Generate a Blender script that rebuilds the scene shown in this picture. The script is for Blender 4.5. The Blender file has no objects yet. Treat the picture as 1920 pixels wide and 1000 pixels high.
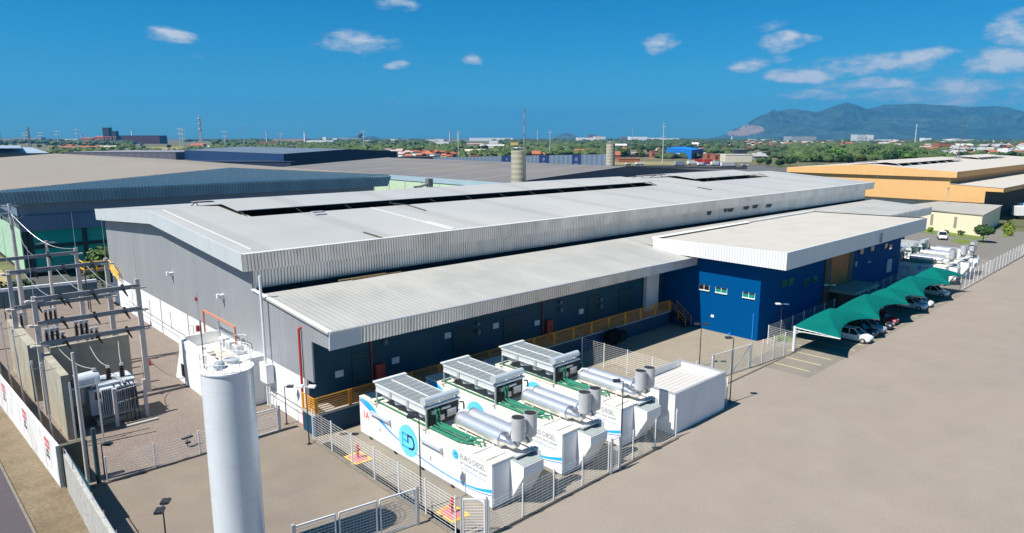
import bpy, bmesh, math, random
import numpy as np
from mathutils import Vector, Matrix, noise
random.seed(7)
SC = bpy.context.scene
COL = SC.collection
PI = math.pi

# ---------------------------------------------------------------- camera
CAM_H = 23.0
YAW, PITCH = math.radians(46.91), math.radians(10.68)
cd = bpy.data.cameras.new('camera'); cam = bpy.data.objects.new('camera', cd); COL.objects.link(cam)
cd.sensor_width = 36.0; cd.lens = 24.0; cd.clip_start = 0.5; cd.clip_end = 60000
cam.location = (0, 0, CAM_H)
cam.rotation_euler = (PI/2 - PITCH, 0, YAW - PI/2)
SC.camera = cam
_F = Vector((math.cos(YAW), math.sin(YAW), 0)); _R = Vector((math.sin(YAW), -math.cos(YAW), 0)); _Z = Vector((0, 0, 1))
_fw = _F*math.cos(PITCH) - _Z*math.sin(PITCH); _up = _F*math.sin(PITCH) + _Z*math.cos(PITCH)
def G(u, v, z=0.0):
    """point of the horizontal plane z surveyed from the photograph"""
    r = _R*(u-960) - _up*(v-500) + _fw*1280
    t = (z-CAM_H)/r.z
    return Vector((r.x*t, r.y*t, z))
def HPX(p, v):
    """height reached above ground point p, surveyed from photo row v"""
    c = Vector((p[0], p[1], 0)); d = c.dot(_F)
    a = math.atan((v-500)/1280) + PITCH
    return CAM_H - d*math.tan(a)

# ---------------------------------------------------------------- world, sun, exposure
SUN = Vector((-0.68, 0.10, 1.0)).normalized()
W = bpy.data.worlds.new('World'); SC.world = W; W.use_nodes = True
nt = W.node_tree; nt.nodes.clear()
def N(t, ty, **k):
    n = t.nodes.new(ty)
    for a, b in k.items():
        if a.startswith('i_'): n.inputs[a[2:].replace('_', ' ')].default_value = b
        else: setattr(n, a, b)
    return n
sky = N(nt, 'ShaderNodeTexSky', sky_type='NISHITA', sun_disc=False)
sky.sun_elevation = math.asin(SUN.z); sky.sun_rotation = math.atan2(SUN.x, SUN.y)
sky.altitude = 50; sky.air_density = 1.0; sky.dust_density = 0.2; sky.ozone_density = 4.0
hs = N(nt, 'ShaderNodeHueSaturation'); hs.inputs['Saturation'].default_value = 1.10; hs.inputs['Value'].default_value = 1.0
hs.inputs['Hue'].default_value = 0.495
tn = N(nt, 'ShaderNodeMix', data_type='RGBA', blend_type='MULTIPLY'); tn.inputs[0].default_value = 1.0; tn.inputs[7].default_value = (.27, .68, .94, 1)
nt.links.new(sky.outputs[0], tn.inputs[6]); nt.links.new(tn.outputs[2], hs.inputs['Color'])
# clouds: noise broken inside a few soft ellipses of the sky's directions
tc = N(nt, 'ShaderNodeTexCoord')
def cloud_mask():
    cl = [(316,65,46,13,1.0),(662,82,72,20,1.0),(740,126,30,9,.95),(884,114,20,12,.8),(366,103,14,7,.35),(745,8,42,12,.6),(742,190,12,5,.5),
          (1240,82,32,16,.95),(1285,80,30,9,.35),(1470,80,55,18,1.0),(1525,76,25,10,.7),(1402,122,36,14,1.0),(1465,110,26,9,.55),(1435,46,40,12,.4),
          (1500,143,64,14,.95),(1585,126,90,18,.85),(1700,112,100,20,.9),(1640,156,100,14,.8),(1520,178,70,11,.7),(1700,180,110,13,.75),(1830,160,140,24,.8),
          (1906,52,46,34,1.0),(1880,118,75,26,1.0),(1955,105,70,50,1.0),(1820,190,120,12,.55),(1860,180,90,16,.5)]
    acc = None
    nz = N(nt, 'ShaderNodeTexNoise'); nz.inputs['Scale'].default_value = 26; nz.inputs['Detail'].default_value = 9; nz.inputs['Roughness'].default_value = .62
    mp = N(nt, 'ShaderNodeMapping'); mp.inputs['Scale'].default_value = (1, 1, 2.4)
    nt.links.new(tc.outputs['Generated'], mp.inputs['Vector']); nt.links.new(mp.outputs[0], nz.inputs['Vector'])
    n3 = N(nt, 'ShaderNodeTexNoise'); n3.inputs['Scale'].default_value = 14; n3.inputs['Detail'].default_value = 5; nt.links.new(mp.outputs[0], n3.inputs['Vector'])
    wv = N(nt, 'ShaderNodeVectorMath', operation='SUBTRACT'); nt.links.new(n3.outputs['Color'], wv.inputs[0]); wv.inputs[1].default_value = (.5,.5,.5)
    ws = N(nt, 'ShaderNodeVectorMath', operation='MULTIPLY'); nt.links.new(wv.outputs[0], ws.inputs[0]); ws.inputs[1].default_value = (.055,.055,.022)
    wp = N(nt, 'ShaderNodeVectorMath', operation='ADD'); nt.links.new(tc.outputs['Generated'], wp.inputs[0]); nt.links.new(ws.outputs[0], wp.inputs[1])
    for (u, v, a, b, k) in cl:
        d = (_R*(u-960) - _up*(v-500) + _fw*1280).normalized()
        rt = d.cross(_Z).normalized(); upv = rt.cross(d)
        s = 1/Vector((u-960, v-500, 1280)).length
        m = N(nt, 'ShaderNodeVectorMath', operation='SUBTRACT'); nt.links.new(wp.outputs[0], m.inputs[0]); m.inputs[1].default_value = d
        d1 = N(nt, 'ShaderNodeVectorMath', operation='DOT_PRODUCT'); nt.links.new(m.outputs[0], d1.inputs[0]); d1.inputs[1].default_value = rt/(a*s*1.25)
        d2 = N(nt, 'ShaderNodeVectorMath', operation='DOT_PRODUCT'); nt.links.new(m.outputs[0], d2.inputs[0]); d2.inputs[1].default_value = upv/(b*s*1.3)
        p1 = N(nt, 'ShaderNodeMath', operation='MULTIPLY'); nt.links.new(d1.outputs['Value'], p1.inputs[0]); nt.links.new(d1.outputs['Value'], p1.inputs[1])
        p2 = N(nt, 'ShaderNodeMath', operation='MULTIPLY_ADD'); nt.links.new(d2.outputs['Value'], p2.inputs[0]); nt.links.new(d2.outputs['Value'], p2.inputs[1]); nt.links.new(p1.outputs[0], p2.inputs[2])
        q = N(nt, 'ShaderNodeMath', operation='SUBTRACT', use_clamp=True); q.inputs[0].default_value = 1.0; nt.links.new(p2.outputs[0], q.inputs[1])
        w = N(nt, 'ShaderNodeMath', operation='MULTIPLY'); nt.links.new(q.outputs[0], w.inputs[0]); w.inputs[1].default_value = k
        if acc is None: acc = w
        else:
            mx = N(nt, 'ShaderNodeMath', operation='MAXIMUM'); nt.links.new(acc.outputs[0], mx.inputs[0]); nt.links.new(w.outputs[0], mx.inputs[1]); acc = mx
    # erode by noise
    e = N(nt, 'ShaderNodeMath', operation='MULTIPLY_ADD'); nt.links.new(nz.outputs[0], e.inputs[0]); e.inputs[1].default_value = 2.9; e.inputs[2].default_value = -1.58
    f = N(nt, 'ShaderNodeMath', operation='ADD'); nt.links.new(e.outputs[0], f.inputs[0]); nt.links.new(acc.outputs[0], f.inputs[1])
    g = N(nt, 'ShaderNodeMapRange', clamp=True); g.inputs['From Min'].default_value = .03; g.inputs['From Max'].default_value = .95
    nt.links.new(f.outputs[0], g.inputs['Value'])
    h = N(nt, 'ShaderNodeMath', operation='MULTIPLY', use_clamp=True); nt.links.new(g.outputs[0], h.inputs[0])
    gt = N(nt, 'ShaderNodeMath', operation='MULTIPLY', use_clamp=True); nt.links.new(acc.outputs[0], gt.inputs[0]); gt.inputs[1].default_value = 2.2
    nt.links.new(gt.outputs[0], h.inputs[1])
    return h, nz
cm, cnz = cloud_mask()
cr = N(nt, 'ShaderNodeMix', data_type='RGBA'); cr.inputs[6].default_value = (3.4, 4.6, 5.9, 1); cr.inputs[7].default_value = (6.6, 7.1, 7.6, 1)
nt.links.new(cm.outputs[0], cr.inputs[0])
mix = N(nt, 'ShaderNodeMix', data_type='RGBA'); nt.links.new(hs.outputs[0], mix.inputs[6]); nt.links.new(cr.outputs[2], mix.inputs[7])
fm = N(nt, 'ShaderNodeMath', operation='MULTIPLY'); fm.inputs[1].default_value = .92; nt.links.new(cm.outputs[0], fm.inputs[0]); nt.links.new(fm.outputs[0], mix.inputs[0])
bg = N(nt, 'ShaderNodeBackground'); bg.inputs['Strength'].default_value = 0.056
nt.links.new(mix.outputs[2], bg.inputs['Color'])
wo = N(nt, 'ShaderNodeOutputWorld'); nt.links.new(bg.outputs[0], wo.inputs['Surface'])
sl = bpy.data.lights.new('sun', 'SUN'); so = bpy.data.objects.new('sun', sl); COL.objects.link(so)
sl.energy = 4.2; sl.angle = math.radians(.5); sl.color = (1.0, .95, .87)
so.rotation_euler = SUN.to_track_quat('Z', 'Y').to_euler(); so.location = (0, 0, 300)
SC.view_settings.view_transform = 'Standard'; SC.view_settings.look = 'None'; SC.view_settings.exposure = 0.88; SC.view_settings.gamma = 1.0

# ---------------------------------------------------------------- materials
MATS = {}
def mat(name, col, rough=.75, metal=0.0, var=.12, vs=1.5, stripe=None, seam=None, stain=None, bump=0.0, bs=20.0, alpha=1.0, col2=None, spec=.4, fine=None, vscale=(1,1,1)):
    """stripe=(axis, period, contrast, bump) ribs of profiled sheet; seam=(axis, period, width, contrast) sheet laps; stain=(scale, amount, colour)"""
    if name in MATS: return MATS[name]
    m = bpy.data.materials.new(name); m.use_nodes = True; t = m.node_tree; b = t.nodes['Principled BSDF']
    L = t.links.new
    geo = N(t, 'ShaderNodeNewGeometry')
    sx = N(t, 'ShaderNodeSeparateXYZ'); L(geo.outputs['Position'], sx.inputs[0])
    nz = N(t, 'ShaderNodeTexNoise'); nz.inputs['Scale'].default_value = vs; nz.inputs['Detail'].default_value = 6; nz.inputs['Roughness'].default_value = .6
    mp = N(t, 'ShaderNodeMapping'); mp.inputs['Scale'].default_value = vscale
    L(geo.outputs['Position'], mp.inputs['Vector']); L(mp.outputs[0], nz.inputs['Vector'])
    mr = N(t, 'ShaderNodeMapRange'); mr.inputs['From Min'].default_value = .3; mr.inputs['From Max'].default_value = .7
    mr.inputs['To Min'].default_value = 1-var; mr.inputs['To Max'].default_value = 1+var
    L(nz.outputs[0], mr.inputs['Value'])
    c2 = col2 or col
    base = N(t, 'ShaderNodeMix', data_type='RGBA'); base.inputs[6].default_value = (*col, 1); base.inputs[7].default_value = (*c2, 1)
    n2 = N(t, 'ShaderNodeTexNoise'); n2.inputs['Scale'].default_value = vs*.31; n2.inputs['Detail'].default_value = 4; L(mp.outputs[0], n2.inputs['Vector'])
    m2 = N(t, 'ShaderNodeMapRange'); m2.inputs['From Min'].default_value = .38; m2.inputs['From Max'].default_value = .62; L(n2.outputs[0], m2.inputs['Value'])
    L(m2.outputs[0], base.inputs[0])
    val = mr.outputs[0]
    def mul(a, bsock):
        x = N(t, 'ShaderNodeMath', operation='MULTIPLY'); L(a, x.inputs[0]); L(bsock, x.inputs[1]); return x.outputs[0]
    hgt = None
    if fine:
        nf = N(t, 'ShaderNodeTexNoise'); nf.inputs['Scale'].default_value = fine[0]; nf.inputs['Detail'].default_value = 3; L(geo.outputs['Position'], nf.inputs['Vector'])
        mf = N(t, 'ShaderNodeMapRange'); mf.inputs['From Min'].default_value = .3; mf.inputs['From Max'].default_value = .7; mf.inputs['To Min'].default_value = 1-fine[1]; mf.inputs['To Max'].default_value = 1+fine[1]
        L(nf.outputs[0], mf.inputs['Value']); val = mul(val, mf.outputs[0])
    if stripe:
        ax, per, con, bmp = stripe
        s = N(t, 'ShaderNodeMath', operation='MULTIPLY'); L(sx.outputs['XYZ'.index(ax)], s.inputs[0]); s.inputs[1].default_value = 2*PI/per
        sn = N(t, 'ShaderNodeMath', operation='SINE'); L(s.outputs[0], sn.inputs[0])
        r = N(t, 'ShaderNodeMapRange'); r.inputs['From Min'].default_value = -1; r.inputs['To Min'].default_value = 1-con; r.inputs['To Max'].default_value = 1+con*.4
        L(sn.outputs[0], r.inputs['Value']); val = mul(val, r.outputs[0])
        hgt = (sn.outputs[0], bmp)
    if seam:
        ax, per, wid, con = seam
        s = N(t, 'ShaderNodeMath', operation='PINGPONG'); L(sx.outputs['XYZ'.index(ax)], s.inputs[0]); s.inputs[1].default_value = per/2
        r = N(t, 'ShaderNodeMapRange', clamp=True); r.inputs['From Min'].default_value = wid*.5; r.inputs['From Max'].default_value = wid; r.inputs['To Min'].default_value = 1-con
        L(s.outputs[0], r.inputs['Value'])
        val = mul(val, r.outputs[0])
    cm_ = N(t, 'ShaderNodeMix', data_type='RGBA', blend_type='MULTIPLY'); cm_.inputs[0].default_value = 1.0
    cc = N(t, 'ShaderNodeCombineColor'); [L(val, cc.inputs[i]) for i in range(3)]
    L(base.outputs[2], cm_.inputs[6]); L(cc.outputs[0], cm_.inputs[7])
    out = cm_.outputs[2]
    if stain:
        sc, am, scol = stain[:3]; vsx = stain[3] if len(stain) > 3 else (1, 1, .25)
        ms = N(t, 'ShaderNodeMapping'); ms.inputs['Scale'].default_value = vsx; L(geo.outputs['Position'], ms.inputs['Vector'])
        ns = N(t, 'ShaderNodeTexNoise'); ns.inputs['Scale'].default_value = sc; ns.inputs['Detail'].default_value = 7; ns.inputs['Roughness'].default_value = .65; L(ms.outputs[0], ns.inputs['Vector'])
        r = N(t, 'ShaderNodeMapRange', clamp=True); r.inputs['From Min'].default_value = .5; r.inputs['From Max'].default_value = .72; r.inputs['To Max'].default_value = am
        L(ns.outputs[0], r.inputs['Value'])
        mx = N(t, 'ShaderNodeMix', data_type='RGBA'); L(r.outputs[0], mx.inputs[0]); L(out, mx.inputs[6]); mx.inputs[7].default_value = (*scol, 1)
        out = mx.outputs[2]
    L(out, b.inputs['Base Color'])
    b.inputs['Roughness'].default_value = rough; b.inputs['Metallic'].default_value = metal
    b.inputs['Specular IOR Level'].default_value = spec
    if alpha < 1: b.inputs['Alpha'].default_value = alpha
    if hgt or bump:
        bp = N(t, 'ShaderNodeBump'); bp.inputs['Strength'].default_value = 1.0
        if hgt:
            bp.inputs['Distance'].default_value = hgt[1]; L(hgt[0], bp.inputs['Height'])
        else:
            nb = N(t, 'ShaderNodeTexNoise'); nb.inputs['Scale'].default_value = bs; nb.inputs['Detail'].default_value = 5; L(geo.outputs['Position'], nb.inputs['Vector'])
            bp.inputs['Distance'].default_value = bump; L(nb.outputs[0], bp.inputs['Height'])
        L(bp.outputs[0], b.inputs['Normal'])
    MATS[name] = m
    return m

# ---------------------------------------------------------------- mesh helpers
WL = {}
class MB:
    def __init__(s): s.v = []; s.f = []; s.parts = []
    def add(s, vs, fs):
        n = len(s.v); vs = [tuple(p) for p in vs]; s.v += vs; s.f += [tuple(i+n for i in f) for f in fs]; s.parts.append((vs, [tuple(f) for f in fs])); return s
    def box(s, x0, x1, y0, y1, z0, z1):
        return s.add([(x0,y0,z0),(x1,y0,z0),(x1,y1,z0),(x0,y1,z0),(x0,y0,z1),(x1,y0,z1),(x1,y1,z1),(x0,y1,z1)],
                     [(0,3,2,1),(4,5,6,7),(0,1,5,4),(1,2,6,5),(2,3,7,6),(3,0,4,7)])
    def ribs(s, ta, tb, ba, bb, per=.29, dep=.12, out=(0,-1,0)):
        """profiled sheet between a top line ta-tb and a bottom line ba-bb"""
        ta, tb, ba, bb, o = Vector(ta), Vector(tb), Vector(ba), Vector(bb), Vector(out)*dep
        n = max(2, round((tb-ta).length/per)); vs = []
        for i in range(n):
            for f, k in ((0,0),(.35,0),(.5,1),(.85,1)): t = (i+f)/n; vs += [ta+(tb-ta)*t+o*k, ba+(bb-ba)*t+o*k]
        vs += [tb, bb]; m = len(vs)//2
        return s.add(vs, [(2*i, 2*i+2, 2*i+3, 2*i+1) for i in range(m-1)])
    def hexa(s, b, t):
        """four bottom and four top corners"""
        return s.add(list(b)+list(t), [(0,3,2,1),(4,5,6,7),(0,1,5,4),(1,2,6,5),(2,3,7,6),(3,0,4,7)])
    def slab(s, q, th):
        """sheet through four points with thickness th downwards"""
        return s.hexa([(p[0],p[1],p[2]-th) for p in q], q)
    def beam(s, a, b, w, h=None):
        a = Vector(a); b = Vector(b); h = h or w; d = (b-a).normalized()
        up = Vector((0,0,1)) if abs(d.z) < .95 else Vector((0,1,0))
        r = d.cross(up).normalized()*(w/2); u = r.cross(d).normalized()*(h/2)
        return s.hexa([a-r-u, a+r-u, a+r+u, a-r+u], [b-r-u, b+r-u, b+r+u, b-r+u])
    def cyl(s, a, b, r0, r1=None, n=12, caps=True):
        a = Vector(a); b = Vector(b); r1 = r0 if r1 is None else r1; d = (b-a).normalized()
        up = Vector((0,0,1)) if abs(d.z) < .95 else Vector((1,0,0))
        x = d.cross(up).normalized(); y = d.cross(x)
        vs = [a + (x*math.cos(2*PI*i/n) + y*math.sin(2*PI*i/n))*r0 for i in range(n)] + [b + (x*math.cos(2*PI*i/n) + y*math.sin(2*PI*i/n))*r1 for i in range(n)]
        fs = [(i, i+n, (i+1) % n+n, (i+1) % n) for i in range(n)]
        if caps: fs += [tuple(range(n)), tuple(reversed(range(n, 2*n)))]
        return s.add(vs, fs)
    def tube(s, pts, r, n=8):
        pts = [Vector(p) for p in pts]; rings = []
        for i, p in enumerate(pts):
            d = (pts[min(i+1, len(pts)-1)] - pts[max(i-1, 0)]).normalized()
            up = Vector((0,0,1)) if abs(d.z) < .9 else Vector((1,0,0))
            x = d.cross(up).normalized(); y = d.cross(x).normalized()
            rr = r[i] if isinstance(r, (list, tuple)) else r
            rings.append([p + (x*math.cos(2*PI*k/n) + y*math.sin(2*PI*k/n))*rr for k in range(n)])
        vs = [q for g in rings for q in g]; fs = []
        for i in range(len(pts)-1):
            for k in range(n): fs.append((i*n+k, (i+1)*n+k, (i+1)*n+(k+1) % n, i*n+(k+1) % n))
        fs += [tuple(range(n)), tuple(reversed(range((len(pts)-1)*n, len(pts)*n)))]
        return s.add(vs, fs)
    def prism(s, poly, axis, a, b):
        """extrude a 2-d outline; axis x: poly=(y,z), axis y: poly=(x,z), axis z: poly=(x,y)"""
        def P3(p, t): return {'x': (t, p[0], p[1]), 'y': (p[0], t, p[1]), 'z': (p[0], p[1], t)}[axis]
        n = len(poly)
        return s.add([P3(p, a) for p in poly]+[P3(p, b) for p in poly],
                     [tuple(range(n)), tuple(reversed(range(n, 2*n)))]+[(i, i+n, (i+1) % n+n, (i+1) % n) for i in range(n)])
    def grid(s, f, nu, nv):
        vs = [f(i/nu, j/nv) for j in range(nv+1) for i in range(nu+1)]
        return s.add(vs, [(j*(nu+1)+i, j*(nu+1)+i+1, (j+1)*(nu+1)+i+1, (j+1)*(nu+1)+i) for j in range(nv) for i in range(nu)])
    def lathe(s, c, prof, n=16):
        """prof: list of (r,z) about vertical axis at c"""
        vs = [(c[0]+r*math.cos(2*PI*k/n), c[1]+r*math.sin(2*PI*k/n), c[2]+z) for r, z in prof for k in range(n)]
        fs = [(i*n+k, i*n+(k+1) % n, (i+1)*n+(k+1) % n, (i+1)*n+k) for i in range(len(prof)-1) for k in range(n)]
        return s.add(vs, fs)
    def each(s, name, m, parent, k=1, smooth=False):
        """one object for every k shapes added"""
        out = []
        for i in range(0, len(s.parts), k):
            q = MB()
            for vs, fs in s.parts[i:i+k]: q.add(vs, fs)
            out.append(q.build(name, m, parent, smooth))
        return out
    def build(s, name, m, parent=None, smooth=False, loc=None):
        me = bpy.data.meshes.new(name)
        if parent is not None: off = WL.get(parent.name, Vector((0,0,0)))
        elif loc is not None: off = Vector(loc)
        else:
            xs = [p[0] for p in s.v]; ys = [p[1] for p in s.v]; zs = [p[2] for p in s.v]
            off = Vector(((min(xs)+max(xs))/2, (min(ys)+max(ys))/2, min(zs)))
        me.from_pydata([(p[0]-off.x, p[1]-off.y, p[2]-off.z) for p in s.v], [], s.f)
        bm = bmesh.new(); bm.from_mesh(me); bmesh.ops.recalc_face_normals(bm, faces=bm.faces); bm.to_mesh(me); bm.free()
        if smooth:
            me.polygons.foreach_set('use_smooth', [True]*len(me.polygons))
            try: me.set_sharp_from_angle(angle=math.radians(40))
            except Exception: pass
        me.materials.append(m)
        o = bpy.data.objects.new(name, me); COL.objects.link(o)
        if parent is not None: o.parent = parent; WL[o.name] = off
        else: o.location = off; WL[o.name] = off
        return o
def thing(name, label, cat, loc, group=None, rz=0):
    o = bpy.data.objects.new(name, None); COL.objects.link(o); o.empty_display_size = .3
    o.location = loc; WL[o.name] = Vector(loc)
    o['label'] = label; o['category'] = cat
    if group: o['group'] = group
    return o
def tag(o, label, cat, group=None):
    o['label'] = label; o['category'] = cat
    if group: o['group'] = group
    return o
def struct(o): o['kind'] = 'structure'; return o
KIDS = {}
def kids(o):
    return [c for c in COL.objects if c.parent == o]
def clone(root, loc, rz=0, sc=1, label=None, group=None, tree=None):
    r = root.copy(); COL.objects.link(r); r.location = loc; r.rotation_euler = (0, 0, rz)
    r.scale = (sc,)*3 if not hasattr(sc, '__len__') else sc
    if label: r['label'] = label
    if group: r['group'] = group
    for ch, gs in (tree if tree is not None else snap(root)):
        c = ch.copy(); COL.objects.link(c); c.parent = r
        for g in gs:
            d = g.copy(); COL.objects.link(d); d.parent = c
    return r
def snap(root):
    ks = kids(root)
    return [(c, kids(c)) for c in ks]
def text_mesh(name, body, size, m, parent, origin, xdir, updir, align='LEFT', bold=0.0, thick=.004, sx=1.0):
    cu = bpy.data.curves.new(name, 'FONT'); cu.body = body; cu.size = size; cu.align_x = align; cu.offset = bold; cu.resolution_u = 3
    tmp = bpy.data.objects.new('tmp_text', cu); COL.objects.link(tmp)
    dg = bpy.context.evaluated_depsgraph_get(); dg.update()
    me = bpy.data.meshes.new_from_object(tmp.evaluated_get(dg)); bpy.data.objects.remove(tmp)
    X = Vector(xdir).normalized(); U = Vector(updir).normalized(); o3 = Vector(origin)
    off = WL[parent.name]
    for v in me.vertices:
        v.co = o3 + X*v.co.x*sx + U*v.co.y - off
    me.name = name; me.materials.clear(); me.materials.append(m)
    o = bpy.data.objects.new(name, me); COL.objects.link(o); o.parent = parent; WL[o.name] = off
    return o

# palette
M_roof = mat('white_roof_sheet', (0.4306,0.4224,0.3941), .5, 0, .05, .12, stripe=('X', .5, .03, .006), seam=('X', 12.2, 1.3, .11), stain=(.35, .3, (.36,.37,.37), (1.3,.12,1)), spec=.3, col2=(0.3819,0.3858,0.3738))
M_annex = mat('annex_roof_sheet', (0.3999,0.3912,0.3643), .6, 0, .07, .3, stripe=('X', .5, .03, .008), stain=(.4, .45, (.48,.47,.43), (1.2,.2,1)), col2=(0.3523,0.3521,0.3284))
M_office_roof = mat('office_roof_sheet', (0.491,0.4583,0.401), .6, 0, .06, .3, stripe=('X', .6, .10, .02), stain=(.5, .35, (.46,.41,.35), (1.4,.15,1)))
M_clad = mat('galvanised_cladding', (0.3564,0.3742,0.398), .45, .25, .07, .25, stripe=('Y', .32, .10, .02), stain=(.5, .35, (.46,.47,.48), (1,1,.15)), vscale=(1,1,.3))
M_cladx = mat('galvanised_fascia_ribbed', (.84,.81,.79), .36, .85, .10, .35, stain=(.45, .6, (.60,.57,.54), (1,1,.5)), vscale=(1,1,.4))
M_fascia_y = mat('fascia_sheet', (0.5375,0.575,0.5938), .5, .0, .06, .4, stripe=('Y', .32, .10, .02), stain=(.5, .3, (.60,.62,.64), (1,1,.2)))
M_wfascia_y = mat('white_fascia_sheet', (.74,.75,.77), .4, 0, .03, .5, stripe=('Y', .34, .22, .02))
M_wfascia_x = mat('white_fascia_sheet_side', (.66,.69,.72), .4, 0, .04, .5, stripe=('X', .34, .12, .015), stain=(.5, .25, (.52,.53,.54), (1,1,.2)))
M_white = mat('white_paint', (.78,.77,.75), .6, 0, .05, .8, stain=(.9, .25, (.6,.57,.5), (1,1,.25)))
M_whitewall = mat('white_wall_dirty', (.78,.78,.78), .7, 0, .04, .6, stain=(.55, .4, (.52,.48,.40), (1,1,.6)))
M_dockblue = mat('dock_wall_blue', (.002,.062,.11), .6, 0, .15, .4, stain=(.3, .3, (.03,.07,.09), (1,1,.5)))
M_blue = mat('blue_wall_paint', (0,0.06778,0.2218), .7, 0, .04, .3, stain=(.5, .3, (.001,.07,.21), (1,1,.4)), spec=.03)
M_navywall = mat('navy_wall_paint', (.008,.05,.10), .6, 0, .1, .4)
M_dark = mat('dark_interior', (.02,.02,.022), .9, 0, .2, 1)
M_conc = mat('concrete', (0.36,0.3465,0.315), .85, 0, .12, 1.2, stain=(.8, .4, (.25,.235,.20), (1,1,.4)), bump=.01, bs=30)
M_conc_d = mat('weathered_concrete', (.37,.34,.27), .9, 0, .15, .8, stain=(.5, .5, (.20,.185,.14), (1,1,.4)), bump=.015, bs=12)
M_conc_l = mat('pale_precast_concrete', (.50,.46,.43), .8, 0, .1, 1.5, bump=.01)
M_yellow = mat('yellow_railing_paint', (.62,.27,.02), .5, 0, .08, 2)
M_red = mat('red_pipe_paint', (.45,.05,.04), .5, 0, .08, 2)
M_orange = mat('orange_brown_wall', (.42,.14,.04), .7, 0, .1, .5)
M_galv = mat('galvanised_steel', (.55,.56,.57), .4, .5, .1, 3)
M_steelw = mat('white_painted_steel', (.74,.75,.75), .4, 0, .05, 2)
M_blackst = mat('black_painted_steel', (.03,.03,.035), .4, 0, .1, 3)
M_silver = mat('silver_lagging', (.86,.86,.86), .33, .75, .05, 2.0, bump=.004, bs=3)
M_stack = mat('stack_grey_steel', (0.585,0.598,0.611), .4, .35, .08, 2)
M_green = mat('green_pipe_paint', (.03,.20,.12), .4, 0, .12, 3)
M_cont = mat('container_white_paint', (.80,.80,.79), .4, 0, .025, .8)
M_conttop = mat('container_roof_paint', (.74,.70,.61), .6, 0, .06, 1.0, stain=(.8, .65, (.38,.30,.21), (1,.5,1)))
M_contend = mat('container_end_shade', (.72,.73,.75), .5, 0, .03, .8)  # same white paint, shade of the end face put into the colour
M_lblue = mat('logo_light_blue', (.02,.42,.85), .4, 0, .02, 1)
M_sky = mat('logo_sky_blue', (.10,.55,.85), .4, 0, .02, 1, col2=(.18,.66,.9))
M_dblue = mat('logo_dark_blue', (.01,.17,.55), .4, 0, .02, 1)
M_logonavy = mat('logo_navy', (.005,.03,.12), .4, 0, .02, 1)
M_gtext = mat('lettering_grey', (.10,.12,.14), .5, 0, .02, 1)
M_btext = mat('lettering_pale_blue', (.25,.42,.60), .5, 0, .02, 1)
M_rtext = mat('lettering_red', (.75,.12,.12), .5, 0, .02, 1)
M_grille = mat('cooler_grille', (.25,.28,.29), .5, .1, .05, 2, stripe=('X', .09, .25, .01))
M_glassd = mat('dark_window_glass', (.01,.015,.02), .08, 0, .05, 1, spec=.6)
M_glassg = mat('green_window_glass', (.01,.25,.20), .12, 0, .1, 1, spec=.6)
M_tarp = mat('green_shade_fabric', (.0,.13,.112), .85, 0, .09, .5, col2=(.0,.11,.098), spec=.1)
M_tyre = mat('tyre_rubber', (.015,.015,.015), .9, 0, .1, 3)
M_leaf = mat('leaf_green', (.045,.10,.018), .8, 0, .45, .35, col2=(.075,.14,.03))
M_leafd = mat('leaf_dark_green', (.022,.065,.016), .8, 0, .4, .35, col2=(.035,.085,.02))
M_leafy = mat('leaf_yellow_green', (.16,.22,.02), .8, 0, .3, .5, col2=(.12,.2,.03))
M_trunk = mat('tree_bark', (.12,.09,.065), .9, 0, .2, 3)
M_grass = mat('mown_grass', (.10,.16,.025), .95, 0, .25, 1.2, col2=(.15,.18,.04))
M_wire = mat('fence_wire', (.82,.82,.80), .5, .0, .05, 2)
M_insul = mat('brown_porcelain', (.03,.018,.015), .3, 0, .1, 3)
M_transf = mat('transformer_grey_paint', (.48,.53,.57), .45, 0, .08, 1.5)
M_terra = mat('terracotta_tiles', (0.378,0.117,0.054), .85, 0, .25, .4, col2=(0.297,0.108,0.063))
M_brick = mat('raw_brick', (0.324,0.117,0.0675), .9, 0, .2, .6)
M_greyroof = mat('fibre_cement_roof', (.33,.32,.30), .85, 0, .15, .3, stripe=('X', 1.2, .08, .02))
M_palew = mat('pale_plaster', (.62,.60,.55), .8, 0, .08, .5)
M_cream = mat('cream_plaster', (.74,.66,.48), .8, 0, .04, .5)
M_navyclad = mat('navy_cladding', (.008,.02,.06), .5, .1, .1, .1, stripe=('X', 1.5, .1, .02))

# ================================================================ THE SETTING
M_land = mat('open_land', (.085,.10,.035), .95, 0, .3, .01, col2=(.16,.13,.07), fine=(.12,.35))
M_lot = mat('lot_concrete_sand', (0.2684,0.2291,0.1879), .9, 0, .05, .35, col2=(0.2556,0.2206,0.1854), fine=(7,.07), stain=(.16, .28, (.32,.285,.25), (1,1,1)), bump=.01, bs=25)
M_yard = mat('yard_sandy_concrete', (0.2217,0.1841,0.1434), .92, 0, .10, .35, col2=(0.1971,0.1658,0.1348), fine=(9,.10), stain=(.3, .6, (.215,.185,.145), (1,1,1)), bump=.01, bs=20)
M_slab = mat('slab_pale_concrete', (0.2399,0.2128,0.1703), .9, 0, .06, .5, col2=(0.209,0.1858,0.1548), fine=(14,.06), stain=(.5, .4, (.24,.21,.17), (1,1,1)))
M_gravel = mat('crushed_stone', (0.2069,0.1679,0.1406), .95, 0, .08, .8, fine=(9,.40), col2=(0.1952,0.16,0.1366), bump=.04, bs=12)
M_dirt = mat('verge_dirt', (0.1935,0.1509,0.09675), .95, 0, .12, .8, col2=(0.1548,0.1161,0.06966), fine=(4,.18), bump=.03, bs=5)
M_asph = mat('street_asphalt', (0.08127,0.06811,0.0774), .9, 0, .08, .8, fine=(14,.12))
M_asph2 = mat('service_road_paving', (0.1703,0.1587,0.1393), .9, 0, .06, .3, fine=(8,.08))
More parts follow.
